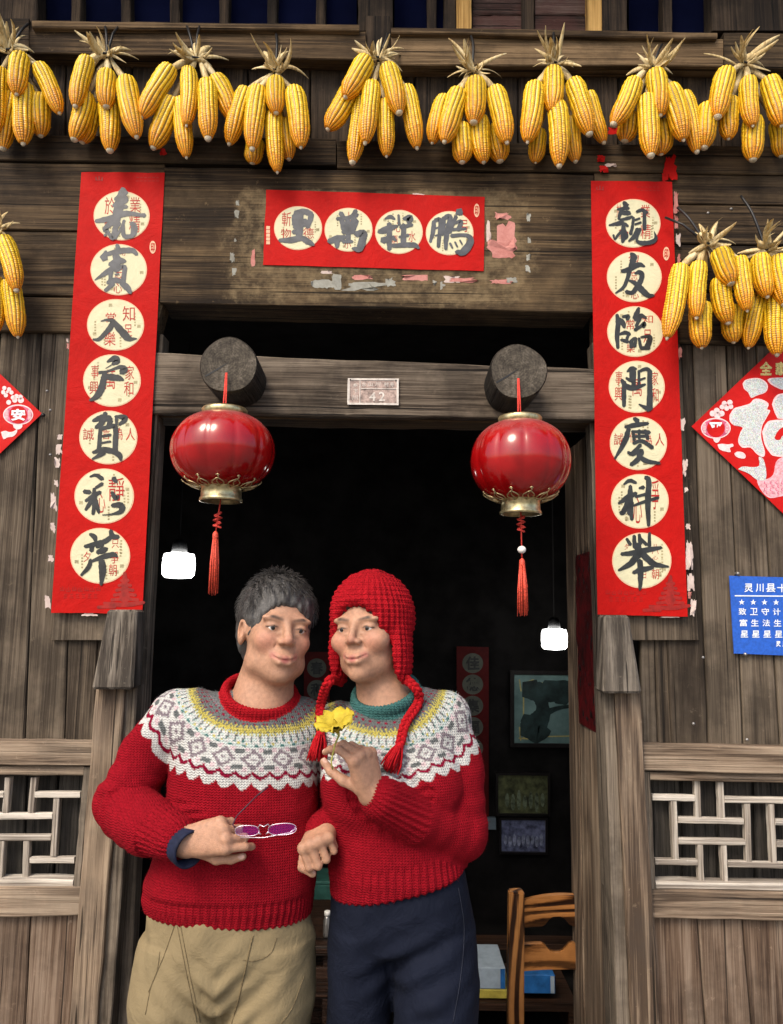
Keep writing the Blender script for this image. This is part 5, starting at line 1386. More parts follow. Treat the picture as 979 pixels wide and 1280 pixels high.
def rot(yaw, pitch=0, roll=0):
    """head axes as columns (side, forward, up); yaw > 0 turns to image right, roll > 0 leans to image right"""
    f = np.array((math.sin(yaw) * math.cos(pitch), -math.cos(yaw) * math.cos(pitch), math.sin(pitch)))
    u = np.array((math.sin(roll), 0, math.cos(roll))); u = u - f * (u @ f); u /= np.linalg.norm(u)
    return np.stack([np.cross(f, u), f, u], 1)


SKIN = np.array((.43, .235, .150)); SKIN_PINK = np.array((.52, .20, .14))
M['skin'] = colmat('skin', .52, .10, 120, .5, 380, .35, sss=.10, dist=.0020)
M['knit'] = colmat('wool_knit', .95, .11, 330, .8, 300, .08, dist=.0032, knit=.0066)
M['khaki'] = None
M['eye'] = colmat('eyeball', .12, .0, 10, spec=.6)
M['hair'] = colmat('greying_hair', .55, .25, 260, .6, 300, .35)


def skin_colour(V, W, nails, s=1.0, lips=True):
    n1 = vnoise(V * 45, 3)[:, None]; n2 = vnoise(V * 160, 5)[:, None]
    C = SKIN * (1 + .10 * n1 + .05 * n2)
    if W is not None:
        def blob(c, r, col, w):
            nonlocal C
            d = np.linalg.norm((V - W(*c)) / (r * s), axis=1); k = np.clip(1 - d, 0, 1)[:, None] ** .8 * w
            C = C * (1 - k) + np.array(col) * k
        for x in (-1, 1): blob((x * .04, .075, -.03), .03, (.56, .20, .14), .55)
        blob((0, .108, -.026), .018, (.55, .21, .15), .5)
        for a, b in (((-.024, .086, -.0575), (0, .100, -.0650)), ((0, .100, -.0650), (.024, .086, -.0575))):
            d, _ = segdist(V, W(*a), W(*b)); k = np.clip(1.25 - d / (.0085 * s), 0, 1)[:, None] * .8; C = C * (1 - k) + np.array((.40, .11, .10)) * k
        for x in (-1, 1):   # brows and lash lines
            for a, b, rr, w in (((x * .014, .0935, .0195), (x * .034, .0900, .0245), .0042, .85), ((x * .034, .0900, .0245), (x * .048, .0770, .0190), .0036, .8),
                                ((x * .0165, .0886, .0020), (x * .030, .0895, .0040), .0022, .9), ((x * .030, .0895, .0040), (x * .045, .0815, .0010), .0022, .9)):
                d, _ = segdist(V, W(*a), W(*b)); k = np.clip(1.4 - d / (rr * s), 0, 1)[:, None] * w; C = C * (1 - k) + np.array((.03, .022, .018)) * k
    for p, d, bk in nails:
        q = V - p; k = np.clip(1.3 - np.sqrt(((q @ d) / .0065) ** 2 + ((q @ np.cross(d, bk)) / .0052) ** 2 + ((q @ bk) / .004) ** 2), 0, 1)[:, None]
        k = np.minimum(k * 2, 1) * .75; C = C * (1 - k) + np.array((.66, .42, .35)) * k
    return np.clip(C, 0, 1)


def eyes(W, R, parent, s=1.0):
    for x in (-1, 1):
        v = []; f = []; c = []
        n, m = 20, 14; r = .0120 * s
        for j in range(m + 1):
            a = math.pi * j / m
            for i in range(n):
                b = 2 * math.pi * i / n
                l = np.array((math.sin(a) * math.cos(b), math.cos(a), math.sin(a) * math.sin(b)))
                v.append(W(x * .0305, .0770, .0008) + R @ (l * r))
                c.append((.004, .004, .004) if a < .26 else (.035, .018, .010) if a < .56 else (.62, .58, .55))
        for j in range(m):
            for i in range(n): f.append([j * n + i, j * n + (i + 1) % n, (j + 1) * n + (i + 1) % n, (j + 1) * n + i])
        mesh('eye', v, f, M['eye'], parent, True, col=np.array(c))


# --- knitted sweaters with a patterned round yoke
RED = np.array((.235, .0045, .0115)); CRIM = np.array((.20, .004, .026)); WHT = np.array((.52, .52, .50)); GRY = np.array((.115, .125, .125))
LIL = np.array((.20, .165, .185)); YEL = np.array((.42, .36, .085)); TEAL = np.array((.055, .15, .14)); PAL = np.array((.44, .52, .49)); PNK = np.array((.52, .40, .42))


def yoke(V, C, axis, r_in, r_out, N_=19, rows=36, twist=0.0, sx=1.0):
    d = (V - A3(C)) * np.array((sx, 1, 1)); v = np.linalg.norm(d, axis=1); ax = A3(axis) / np.linalg.norm(axis)
    e1 = np.cross(ax, (0, 1, 0)); e1 /= np.linalg.norm(e1); e2 = np.cross(ax, e1)
    ang = np.arctan2(d @ e2, d @ e1) / (2 * math.pi) + .5 + twist
    s = (v - r_in) / (r_out - r_in)
    x = np.floor((ang * N_ % 1) * 12).astype(int); row = np.floor(s * rows).astype(int)
    C = np.tile(RED, (len(V), 1)); C[s < 0] = GRY
    def put(m, c): C[m] = c
    tri = (np.abs((ang * N_ * 2.0) % 1 - .5) * 2) ** 1.7          # 0 at the tip of a scallop, 1 between scallops
    edge = rows - .6 - 3.0 * tri
    inn = (row >= 0) & (s * rows < edge)
    put(inn, WHT)
    put(inn & (row <= 8), GRY)
    put(inn & (row == 2) & (x % 4 == 0), CRIM); put(inn & (row == 4) & (x % 6 < 2), CRIM); put(inn & (row == 7) & (x % 3 == 0), YEL)
    put(inn & (row == 8) & (x % 2 == 0), YEL); put(inn & ((row == 9) | (row == 10)), YEL); put(inn & (row == 10) & (x % 4 == 0), GRY)
    put(inn & (row == 11) & (x % 2 == 0), YEL); put(inn & (row == 11) & (x % 2 == 1), PAL)
    put(inn & (row == 12) & (x % 4 < 1), GRY); put(inn & (row == 13) & (x % 4 < 3), PAL); put(inn & (row == 13) & (x % 4 == 0), GRY)
    put(inn & (row == 14) & (x % 4 == 0), TEAL); put(inn & (row == 15) & (x % 4 == 2), YEL); put(inn & (row == 16), PAL); put(inn & (row == 16) & (x % 6 < 2), TEAL)
    
    put(inn & (row == 6) & (x % 5 == 0), CRIM); put(inn & (row == 1) & (x % 3 == 1), LIL); put(inn & (row == 15) & (x % 3 == 0), PAL)
    dx = np.abs(x - 5.5); dr = np.abs(row - 22.0); dia = dx + dr
    body = inn & (row >= 17) & (row <= 27)
    put(body & (dia > 3.4) & (dia < 5.3), LIL); put(body & (dia < 1.2), LIL); put(body & (dx > 4.4) & (dr > 2.4) & (dr < 4.4), GRY); put(body & (dx > 2.4) & (dx < 4.4) & (dr > 3.4), PNK)
    zz = 27.4 + 2.2 * (1 - tri)
    put(inn & (s * rows > zz) & (s * rows < zz + 1.7), CRIM)
    return C, s


def sweater_colour(V, C, s, collar_m, collar_col):
    C = C.copy(); C[collar_m] = collar_col
    n = vnoise(V * 130, 9)[:, None]; n2 = vnoise(V * 22, 4)[:, None]
    return np.clip(C * (1 + .10 * n + .07 * n2), 0, 1)


def lev(rows_, Y):
    """pixel rows (py, left px, right px, half depth[, y]) -> loft levels"""
    out_ = []
    for q in rows_:
        py, l, r_, b = q[:4]; y = q[4] if len(q) > 4 else Y
        a = P(l, py, y); c = P(r_, py, y); out_.append(((a.z + c.z) / 2, (a.x + c.x) / 2, y, (c.x - a.x) / 2, b))
    return out_


def rib(V, N_, ang, n): return np.sin(ang * n)


def braid(p, name, parent, r=.0052, amp=.0062, per=.021):
    """three strands plaited along the polyline p"""
    pts = [Vector(q) for q in catmull([tuple(x) for x in p], 10)]
    L = [0]
    for a, b in zip(pts[:-1], pts[1:]): L.append(L[-1] + (b - a).length)
    n = int(L[-1] / .0035); mb = MB()
    def at(s):
        i = max(0, min(len(pts) - 2, int(np.searchsorted(L, s)) - 1)); t = (s - L[i]) / max(L[i + 1] - L[i], 1e-9)
        return pts[i].lerp(pts[i + 1], t), (pts[i + 1] - pts[i]).normalized()
    for k in range(3):
        q = []
        for i in range(n + 1):
            s = L[-1] * i / n; c, tg = at(s); sd = tg.cross(Vector((0, 1, 0))).normalized(); fr_ = tg.cross(sd)
            ph = 2 * math.pi * (s / per / 1.6 + k / 3)
            q.append(c + sd * amp * math.sin(ph) + fr_ * amp * .55 * math.sin(2 * ph))
        mb.tube(q, r, 8)
    return mb.build(name, M['yarn'], parent, True)


def tassel(top, d, L, w, parent, seed, n=54):
    r = random.Random(seed); mb = MB(); top = Vector(top); d = Vector(d).normalized(); a = d.orthogonal().normalized(); b = d.cross(a)
    for i in range(n):
        an = r.uniform(0, 6.28); q = math.sqrt(r.random())
        o = a * math.cos(an) * q + b * math.sin(an) * q
        e = top + d * L * r.uniform(.86, 1.06) + o * w * r.uniform(.8, 1.2)
        mb.tube([top + o * .006, top.lerp(e, .35) + o * w * .35, top.lerp(e, .7) + o * w * .2 + Vector((r.uniform(-.002, .002), 0, 0)), e], [.0022, .0023, .0021, .0016], 5)
    mb.lathe([(.004, -.006), (.009, 0), (.0105, .006), (.009, .012)], top, 12, tuple(d))
    return mb.build('tassel', M['yarn'], parent, True)


M['yarn'] = plain('red_yarn', (.38, .008, .013), .9, .25, 260, bump=.6, spec=.1)
M['navy'] = plain('navy_cloth', (.012, .016, .040), .75, .25, 60, bump=.3, spec=.2)
YP = -.28

# ------------------------------------------------------------------ person in khaki trousers (left)
PA = thing('person', 'person in red patterned sweater and khaki trousers holding glasses', 'person', (P(284, 1160, YP).x, YP, 0))
RA = rot(rad(24), rad(4), rad(7)); TA = A3(P(345, 789, -.285))
lvA = lev([(862, 292, 350, .024), (868, 256, 362, .038), (876, 232, 372, .052), (888, 218, 382, .072), (904, 212, 390, .094), (945, 214, 395, .118), (1000, 212, 396, .120), (1060, 200, 396, .122), (1100, 184, 394, .127), (1118, 180, 393, .127), (1130, 182, 391, .121), (1185, 181, 391, .120)], YP)
shA, elA, wrA = A3(P(222, 897, -.275)), A3(P(152, 1006, -.295)), A3(P(229, 1053, -.445))
shA2, elA2, wrA2 = A3(P(378, 908, -.255)), A3(P(428, 1010, -.135)), A3(P(492, 1030, -.10))
nailsA = []
F = Field((P(105, 1000, YP).x, -.56, -.01), (P(530, 1000, -.10).x, .03, 1.72), .0031)
W = head(F, TA, RA, 1.0)
F.cone(TA + RA @ np.array((0, -.018, -.050)), A3(P(327, 882, -.282)), .052, .072, .02)
F.loft(lvA, 2.3, .02, .030)
hipz = P(284, 1160, YP).z
F.ell(A3(P(284, 1165, YP)), (.15, .105, .10), None, .03)
for sx, fx in ((-.095, -.115), (.095, .105)):
    cx = P(284, 1160, YP).x
    F.chain([(cx + sx, YP, hipz - .02), (cx + sx * 1.0, YP - .01, .44), (cx + fx, YP + .02, .09)], [.060, .050, .040], .02)
    F.cone((cx + fx, YP + .04, .045), (cx + fx * 1.15, YP - .13, .035), .038, .030, .02)
F.chain([shA, elA, wrA], [.045, .038, .028], .02); F.chain([shA2, elA2, wrA2], [.045, .038, .027], .02)
fA = A3(P(290, 1042, -.475)) - wrA
hand(F, wrA + fA / np.linalg.norm(fA) * .012, fA, (.10, -.92, .30), 1, ((42, 46, 22), (60, 84, 45), (66, 90, 50), (70, 92, 50)), ((.75, -.55, .55), (.95, -.35, .15), (1, -.1, -.05)), .93, nailsA)
hand(F, wrA2, (1, .05, .0), (0, 1, 0), 1, ((15, 20, 10),) * 4, ((.8, -.2, .6), (.9, -.1, .4), (1, 0, .2)), 1.0)
V, Q = F.surface(); V = relax(V, Q, 1, .35)
bodyA = np_mesh('body', V, Q, M['skin'], PA, skin_colour(V, W, nailsA))
eyes(W, RA, PA)
# hair: short and greying
H_ = Field(TA - .16, TA + .17, .0034)
H_.ell(W(0, -.014, .036), (.083, .101, .095), RA, .01); H_.ell(W(0, -.05, -.02), (.070, .050, .07), RA, .03)
H_.ell(W(0, .098, -.030), (.066, .062, .086), RA, .012, 'sub')
for x in (-1, 1): H_.ell(W(x * .085, .004, -.020), (.022, .026, .038), RA, .008, 'sub')
V, Q = H_.surface(); n = vnormals(V, Q); l = (V - TA) @ RA
st = vnoise(np.stack([l[:, 0] * 190, l[:, 1] * 26, l[:, 2] * 60], 1), 2) + .6 * vnoise(l * 60, 8)
V = V + n * (.0035 * st)[:, None]
g1 = np.clip(.5 + .5 * vnoise(np.stack([l[:, 0] * 260, l[:, 1] * 30, l[:, 2] * 50], 1), 6), 0, 1)[:, None]
hairA = np_mesh('hair', V, Q, M['hair'], PA, np.array((.018, .016, .015)) * (1 - g1) + np.array((.13, .125, .12)) * g1)
# loose strands that break the outline
sb = MB(); r = random.Random(5)
for i in range(1500):
    a = r.uniform(0, 6.283); e = r.uniform(.05, 1.5)
    l0 = np.array((.083 * math.cos(e) * math.cos(a), -.014 + .101 * math.cos(e) * math.sin(a), .036 + .095 * math.sin(e)))
    if l0[1] > .045 and l0[2] < .085: continue
    nn = l0 - np.array((0, -.014, .036)); nn /= np.linalg.norm(nn); tg = np.cross(nn, (r.uniform(-.3, .3), r.uniform(-.3, .3), 1)); tg = np.cross(tg, nn) * -1 + .25 * nn + np.array((r.uniform(-.5, .5), .3, 0)); tg /= np.linalg.norm(tg)
    p0 = W(*(l0 - nn * .004)); sb.tube([p0, p0 + RA @ (tg * .016 + nn * .003), p0 + RA @ (tg * .030 - nn * .002)], [.0008, .0007, .0003], 3)
so = sb.build('hair_strands', M['hair'], hairA); set_col(so.data, np.tile((.05, .046, .043), (len(so.data.vertices), 1)))

# sweater
F = Field((P(100, 1000, YP).x, -.56, P(284, 1200, YP).z), (P(530, 1000, -.10).x, .02, P(300, 820, YP).z), .0031)
F.loft(lvA, 2.35, .02)
F.cone(shA + (.03, 0, -.005), shA, .075, .066, .03)
F.chain([shA, shA * .45 + elA * .55 + (-.006, .0, .012), elA, elA * .5 + wrA * .5 + (0, 0, -.006), elA * .12 + wrA * .88], [.064, .060, .061, .055, .043], .006)
F.chain([shA2, elA2, wrA2], [.066, .058, .042], .02)
cA = A3(P(325, 868, -.285)); RcA = rot(rad(0), rad(-62), rad(0)); axA = np.array((.16, -.42, .89)); axA /= np.linalg.norm(axA)
e1 = np.cross((0, 1, 0), axA); e1 /= np.linalg.norm(e1); RcA = np.stack([e1, np.cross(axA, e1), axA], 1)
F.torus(cA, RcA, .078, .0088, .008, 1.5)
F.halfspace(A3(P(284, 1168, -.405)), (-.03, 0, -1), .012)
# loose folds where sleeve meets body
V, Q = F.surface(); V = relax(V, Q, 2, .5); n = vnormals(V, Q)
C, s = yoke(V, P(323, 868, -.265), (.10, -.50, .86), .088, .226, 20, sx=.84)
dU, tU = segdist(V, shA, elA); dF, tF = segdist(V, elA, wrA)
arm = (np.minimum(dU, dF) < .078)
disp = .0075 * vnoise(V * np.array((7, 8, 13)) + .8 * vnoise(V * 5, 8)[:, None], 1) + .0012 * vnoise(V * 46, 2)
# sleeve creases: ridges across the arm near the elbow
al = np.where(dU < dF, tU * .24, .24 + tF * .22)
cr = np.exp(-((al - .20) / .09) ** 2) * arm
disp = disp + cr * .0045 * np.sin(al * 150 + 2.2 * vnoise(V * 14, 3)) * np.clip(.6 + vnoise(V * 11, 5), 0, 1)
# cuffs, hem and collar ribs
axis = (wrA - elA) / np.linalg.norm(wrA - elA); o1 = np.cross(axis, (0, 1, 0)); o1 /= np.linalg.norm(o1); o2 = np.cross(axis, o1); dd = V - elA
cuff = (dF < .07) & (tF > .62) & (dF < dU)
disp = np.where(cuff, .0020 * np.sin(np.arctan2(dd @ o2, dd @ o1) * 26), disp)
hz = P(284, 1131, -.41).z; hb = np.clip((hz - V[:, 2]) / .008, 0, 1) * (~arm | (V[:, 2] < hz - .01)); hb = hb * (dF > .075)
cx, cy = P(286, 1130, YP).x, YP
ua = np.arctan2((V[:, 1] - cy) / .136, (V[:, 0] - cx) / .198)
disp = disp * (1 - hb) + hb * (.0016 * np.sin(ua * 74) - .002)
lc = (V - cA) @ RcA; rc = np.abs(np.hypot(lc[:, 0], lc[:, 1]) - .078)
col_m = (rc < .0125) & (np.abs(lc[:, 2]) < .016)
disp = np.where(col_m, .0012 * np.sin(np.arctan2(lc[:, 1], lc[:, 0]) * 60), disp)
V2 = V + n * disp[:, None]
swA = np_mesh('sweater', V2, Q, M['knit'], PA, sweater_colour(V, C, s, col_m, np.array((.32, .007, .013))))
def fuzz(o, V, n, C, seed, count=9000):
    """short loose wool fibres standing off the knit"""
    rg = np.random.default_rng(seed); i = rg.integers(0, len(V), count)
    d = n[i] + rg.normal(0, .55, (count, 3)); d /= np.linalg.norm(d, axis=1)[:, None]
    sd = np.cross(d, rg.normal(0, 1, (count, 3))); sd /= np.linalg.norm(sd, axis=1)[:, None]
    L = rg.uniform(.003, .0075, count)[:, None]; p = V[i] - n[i] * .0005
    W_ = np.stack([p + sd * .00022, p - sd * .00022, p + d * L], 1).reshape(-1, 3)
    f = np.arange(count * 3).reshape(-1, 3)
    k = mesh('wool_fuzz', W_, f, M['fuzz'], o, col=np.repeat(np.clip(C[i] * 1.15 + .01, 0, 1), 3, 0)); k['kind'] = 'stuff'
M['fuzz'] = colmat('loose_wool_fibres', .95, .05, 100, spec=.05)
fuzz(swA, V2, n, sweater_colour(V, C, s, col_m, RED), 1)
# navy undershirt cuff showing at the wrist
mb = MB(); ad = Vector(tuple(axis)); w0 = Vector(tuple(wrA))
mb.lathe([(.030, -.03), (.0355, .0), (.0372, .020), (.0372, .026), (.033, .027), (.029, .0)], w0 - Vector((0, 0, .005)), 28, tuple(axis)); mb.build('undershirt_cuff', M['navy'], PA, True)

# khaki trousers
m, nt, b = new_mat('khaki_cotton')
vm, v0 = coords(nt, rnd=False); n1 = noise(nt, v0, 420, 3, .7); n2 = noise(nt, v0, 12, 5, .6)
nt.links.new(mix(nt, n2, mix(nt, n1, (.165, .125, .066), (.25, .195, .110)), (.24, .19, .108)), b.inputs['Base Color'])
b.inputs['Roughness'].default_value = .92; b.inputs['Specular IOR Level'].default_value = .15
n3 = noise(nt, v0, 16, 5, .6, .6)
bp = N(nt, 'ShaderNodeBump', {'Strength': .35, 'Distance': .02, 'Height': n3}); bp2 = N(nt, 'ShaderNodeBump', {'Strength': .3, 'Distance': .002, 'Height': n1, 'Normal': bp.outputs[0]})
nt.links.new(bp2.outputs[0], b.inputs['Normal']); M['khaki'] = m
zk = lambda py: P(284, py, YP).z
X_ = lambda px, py=1200: P(px, py, YP).x
def trousers(F, waist, legs, Y):
    F.loft(waist, 2.4, .02)
    for L_ in legs: F.loft(L_, 2.2, .006)
F = Field((X_(120), -.5, .02), (X_(440), -.06, zk(1120)), .0042)
wl_ = lev([(1130, 186, 386, .118), (1165, 181, 389, .122), (1205, 177, 389, .118), (1240, 172, 387, .095)], YP)
za, xl, xr = zk(1240), X_(228), X_(334)
legA = [[(za + .12, xl + .006, YP, .098, .112), (za, xl - .002, YP - .003, .104, .118), (zk(1280), xl + .002, YP - .004, .100, .112), (.42, xl - .004, YP - .012, .085, .092), (.07, xl - .012, YP + .012, .074, .085)],
        [(za + .12, xr - .002, YP, .096, .112), (za, xr, YP, .098, .114), (zk(1280), xr - .002, YP, .094, .110), (.42, xr + .004, YP - .006, .082, .090), (.07, xr + .012, YP + .016, .072, .084)]]
trousers(F, wl_, legA, YP)
V, Q = F.surface(); V = relax(V, Q, 2, .5); n = vnormals(V, Q)
cx = X_(284)
disp = .008 * vnoise(V * np.array((11, 10, 6)), 4) + .0050 * vnoise(V * np.array((30, 20, 22)) + vnoise(V * 9, 1)[:, None], 7)
# pulled creases running from the crotch
cr = np.exp(-(np.abs(V[:, 0] - cx) / .10) ** 2) * np.exp(-((V[:, 2] - zk(1230)) / .10) ** 2)
disp += cr * .005 * np.sin((V[:, 2] * 1.0 - np.abs(V[:, 0] - cx) * .9) * 120)
trA = np_mesh('trousers', V + n * disp[:, None], Q, M['khaki'], PA)


def on_surface(o, px, py, lift=.001):
    """point of object o seen at a photograph pixel, lifted off its surface"""
    d = (CR * ((px - CPX) / FPX) - CU * ((py - CPY) / FPX) + CF).normalized()
    L = wloc(o)
    if '_bvh' not in globals(): globals()['_bvh'] = {}
    if o.name not in _bvh:
        me = o.data; _bvh[o.name] = BVHTree.FromPolygons([v.co for v in me.vertices], [tuple(p.vertices) for p in me.polygons])
    h, nn, i, ds = _bvh[o.name].ray_cast(CAM - L, d)
    return (h + L + nn * lift, nn) if h else (None, None)


M['seam'] = plain('khaki_stitching', (.15, .112, .058), .9, .2, 200)
M['seam_d'] = plain('khaki_fold_edge', (.15, .11, .055), .9, .2, 200)
def seam(pts, mat, parent, o, r=.0009, name='seam'):
    q = []
    for p in catmull([tuple(map(float, x)) for x in pts], 8):
        h, nn = on_surface(o, p[0], p[1], .0006)
        if h is not None: q.append(h)
    if len(q) > 2: mb = MB(); mb.tube(q, r, 5); mb.build(name, mat, parent, True)
for pts in (((218, 1158), (205, 1195), (190, 1230), (182, 1268)), ((222, 1158), (232, 1210), (246, 1278)), ((346, 1172), (338, 1192), (318, 1201), (304, 1200)), ((380, 1220), (366, 1258), (352, 1279)), ((226, 1157), (236, 1210), (250, 1278)), ((200, 1190), (196, 1215), (186, 1240))):
    seam(pts, M['seam'], trA, trA)
seam(((316, 1170), (306, 1215), (298, 1250), (290, 1279)), M['seam_d'], trA, trA, .0016)
M['shoe'] = plain('black_shoe_leather', (.02, .02, .02), .45, .2, 40)
def shoe(x, y, yaw, parent):
    F = Field((x - .09, y - .22, -.002), (x + .09, y + .12, .12), .005)
    d = np.array((math.sin(yaw), -math.cos(yaw), 0))
    F.ell((x, y + .02, .05), (.045, .07, .045), None, .03); F.cone(np.array((x, y, .04)), np.array((x, y, .035)) + d * .13, .045, .040, .03); F.halfspace((x, y, .004), (0, 0, -1))
    V, Q = F.surface(); np_mesh('shoe', V, Q, M['shoe'], parent)
shoe(xl - .016, YP + .0, -.15, PA); shoe(xr + .018, YP + .0, .15, PA)

# ------------------------------------------------------------------ person in navy trousers (right)
PB = thing('person', 'person in red patterned sweater, braided red hat and navy trousers', 'person', (P(500, 1120, YP).x, YP, 0))
RB = rot(rad(-24), rad(4), rad(-5)); TB = A3(P(464, 789, -.29))
lvB = lev([(864, 482, 522, .024), (870, 462, 540, .038), (879, 440, 556, .054), (891, 420, 568, .074), (912, 406, 575, .098), (945, 402, 576, .116), (985, 404, 577, .122), (1030, 408, 576, .120), (1065, 411, 580, .122), (1085, 411, 586, .126), (1100, 413, 588, .122), (1150, 412, 592, .122)], YP)
shB, elB, wrB = A3(P(557, 897, -.275)), A3(P(573, 1040, -.315)), A3(P(466, 993, -.445))
shB2, elB2, wrB2 = A3(P(424, 910, -.262)), A3(P(404, 1030, -.16)), A3(P(402, 1039, -.345))
nailsB = []
F = Field((P(370, 1000, -.45).x, -.60, -.01), (P(620, 1000, YP).x, -.08, 1.72), .0029)
WB = head(F, TB, RB, .97, .86, .86, 1.14)
F.cone(TB + RB @ np.array((0, -.018, -.050)), A3(P(482, 880, -.285)), .047, .064, .02)
F.loft(lvB, 2.3, .02, .030)
zb = P(500, 1150, YP).z; cxB = P(503, 1150, YP).x
F.ell((cxB, YP, zb + .02), (.125, .085, .05), None, .03)
for sx, fx in ((-.095, -.100), (.070, .078)):
    F.chain([(cxB + sx, YP, zb - .02), (cxB + sx, YP - .01, .42), (cxB + fx, YP + .02, .09)], [.048, .042, .034], .02)
    F.cone((cxB + fx, YP + .04, .045), (cxB + fx * 1.1, YP - .12, .033), .035, .028, .02)
F.chain([shB, elB, wrB], [.042, .036, .0255], .02); F.chain([shB2, elB2, wrB2], [.042, .036, .025], .02)
fB = A3(P(452, 938, -.470)) - wrB
hand(F, wrB + fB / np.linalg.norm(fB) * .004, fB, (.62, -.70, .30), -1, ((58, 38, 18), (64, 46, 25), (72, 62, 35), (78, 74, 40)), ((.55, -.75, .35), (.55, -.80, .10), (.75, -.65, -.05)), .95, nailsB)
fF = np.array((-.06, -.97, -.10)); hand(F, wrB2 - fF * .024 + np.array((-.004, 0, .0)), fF, (-.38, -.10, .92), 1, ((82, 95, 60), (85, 98, 60), (88, 98, 60), (92, 95, 60)), ((.80, -.35, .60), (.85, -.62, .05), (.25, -.75, -.70)), .98, nailsB, 0.3)
V, Q = F.surface(); V = relax(V, Q, 1, .35)
bodyB = np_mesh('body', V, Q, M['skin'], PB, skin_colour(V, WB, nailsB, .97))
eyes(WB, RB, PB, .97)
# knitted ear-flap hat
H_ = Field(TB - .19, TB + .19, .0034)
H_.ell(WB(0, -.012, .036), (.093, .110, .104), RB, .01)
H_.halfspace(WB(0, 0, -.030), -RB[:, 2], .01)
for x in (-1, 1): H_.ell(WB(x * .080, .006, -.050), (.016, .042, .070), RB, .015)
H_.ell(WB(0, .115, -.040), (.068, .080, .098), RB, .012, 'sub')
V, Q = H_.surface(); V = relax(V, Q, 2, .5); n = vnormals(V, Q); l = (V - TB) @ RB
th = np.arctan2(l[:, 1] + .012, l[:, 0]); disp = .0018 * np.sin(th * 44) + .0014 * np.sin(l[:, 2] * 520) + .0012 * vnoise(V * 60, 3)
hc = np.tile(np.array((.33, .007, .013)), (len(V), 1)) * (1 + .12 * vnoise(V * 90, 4)[:, None])
hat = np_mesh('knitted_hat', V + n * disp[:, None], Q, M['knit'], PB, np.clip(hc, 0, 1))
H_ = Field(TB - .15, TB + .15, .004)    # dark hair fringe under the hat rim
H_.ell(WB(0, -.010, .030), (.081, .099, .094), RB, .01); H_.ell(WB(0, .104, -.034), (.061, .066, .088), RB, .010, 'sub'); H_.halfspace(WB(0, 0, -.06), -RB[:, 2], .01)
V, Q = H_.surface(); n = vnormals(V, Q); V = V + n * (.002 * vnoise(V * np.array((120, 120, 30)), 5))[:, None]
np_mesh('hair', V, Q, M['hair'], PB, np.tile((.016, .014, .013), (len(V), 1)))

# sweater
F = Field((P(375, 1000, -.40).x, -.56, P(500, 1170, YP).z), (P(625, 1000, YP).x, -.08, P(500, 825, YP).z), .0031)
F.loft(lvB, 2.35, .02)
F.ell(A3(P(450, 985, -.345)), (.062, .055, .062), None, .05); F.ell(A3(P(535, 985, -.345)), (.060, .055, .062), None, .05)
F.cone(shB + (-.03, 0, -.005), shB, .070, .060, .03)
F.chain([shB, shB * .45 + elB * .55 + (.010, 0, .008), elB, elB * .5 + wrB * .5 + (0, 0, -.008), elB * .10 + wrB * .90], [.058, .056, .059, .053, .045], .006)
F.chain([shB2, elB2, elB2 * .06 + wrB2 * .94], [.060, .050, .037], .015)
cB = A3(P(482, 867, -.290)); axB = np.array((-.20, -.42, .87)); axB /= np.linalg.norm(axB)
e1 = np.cross((0, 1, 0), axB); e1 /= np.linalg.norm(e1); RcB = np.stack([e1, np.cross(axB, e1), axB], 1)
F.torus(cB, RcB, .070, .0086, .008, 1.6)
F.halfspace(A3(P(500, 1127, -.395)), (.22, .12, -1), .012)
V, Q = F.surface(); V = relax(V, Q, 2, .5); n = vnormals(V, Q)
C, s = yoke(V, P(484, 873, -.268), (-.10, -.50, .86), .084, .224, 19, sx=.95)
dU, tU = segdist(V, shB, elB); dF, tF = segdist(V, elB, wrB); arm = np.minimum(dU, dF) < .074
disp = .0065 * vnoise(V * np.array((8, 8, 14)) + .8 * vnoise(V * 5, 18)[:, None], 11) + .0012 * vnoise(V * 46, 12)
al = np.where(dU < dF, tU * .25, .25 + tF * .22)
cr = np.exp(-((al - .25) / .09) ** 2) * arm
disp = disp + cr * .0018 * np.sin(al * 140 + 2.2 * vnoise(V * 14, 13)) * np.clip(.6 + vnoise(V * 11, 15), 0, 1)
axis = (wrB - elB) / np.linalg.norm(wrB - elB); o1 = np.cross(axis, (0, 1, 0)); o1 /= np.linalg.norm(o1); o2 = np.cross(axis, o1); dd = V - elB
cuff = (dF < .068) & (tF > .52) & (dF < dU)
disp = np.where(cuff, .0022 * np.sin(np.arctan2(dd @ o2, dd @ o1) * 24), disp)
pl = (V - A3(P(500, 1082, -.395))) @ (np.array((.18, .10, -1)) / 1.02)
hb = np.clip(pl / .008, 0, 1) * (dF > .072)
ua = np.arctan2((V[:, 1] - YP) / .124, (V[:, 0] - cxB) / .165)
disp = disp * (1 - hb) + hb * (.0017 * np.sin(ua * 62) - .001)
lc = (V - cB) @ RcB; rc = np.abs(np.hypot(lc[:, 0], lc[:, 1]) - .070)
col_m = (rc < .0125) & (np.abs(lc[:, 2]) < .017)
disp = np.where(col_m, .0014 * np.sin(np.arctan2(lc[:, 1], lc[:, 0]) * 52), disp)
swB = np_mesh('sweater', V + n * disp[:, None], Q, M['knit'], PB, sweater_colour(V, C, s, col_m, np.array((.045, .13, .125))))

fuzz(swB, V + n * disp[:, None], n, sweater_colour(V, C, s, col_m, TEAL), 2, 8000)

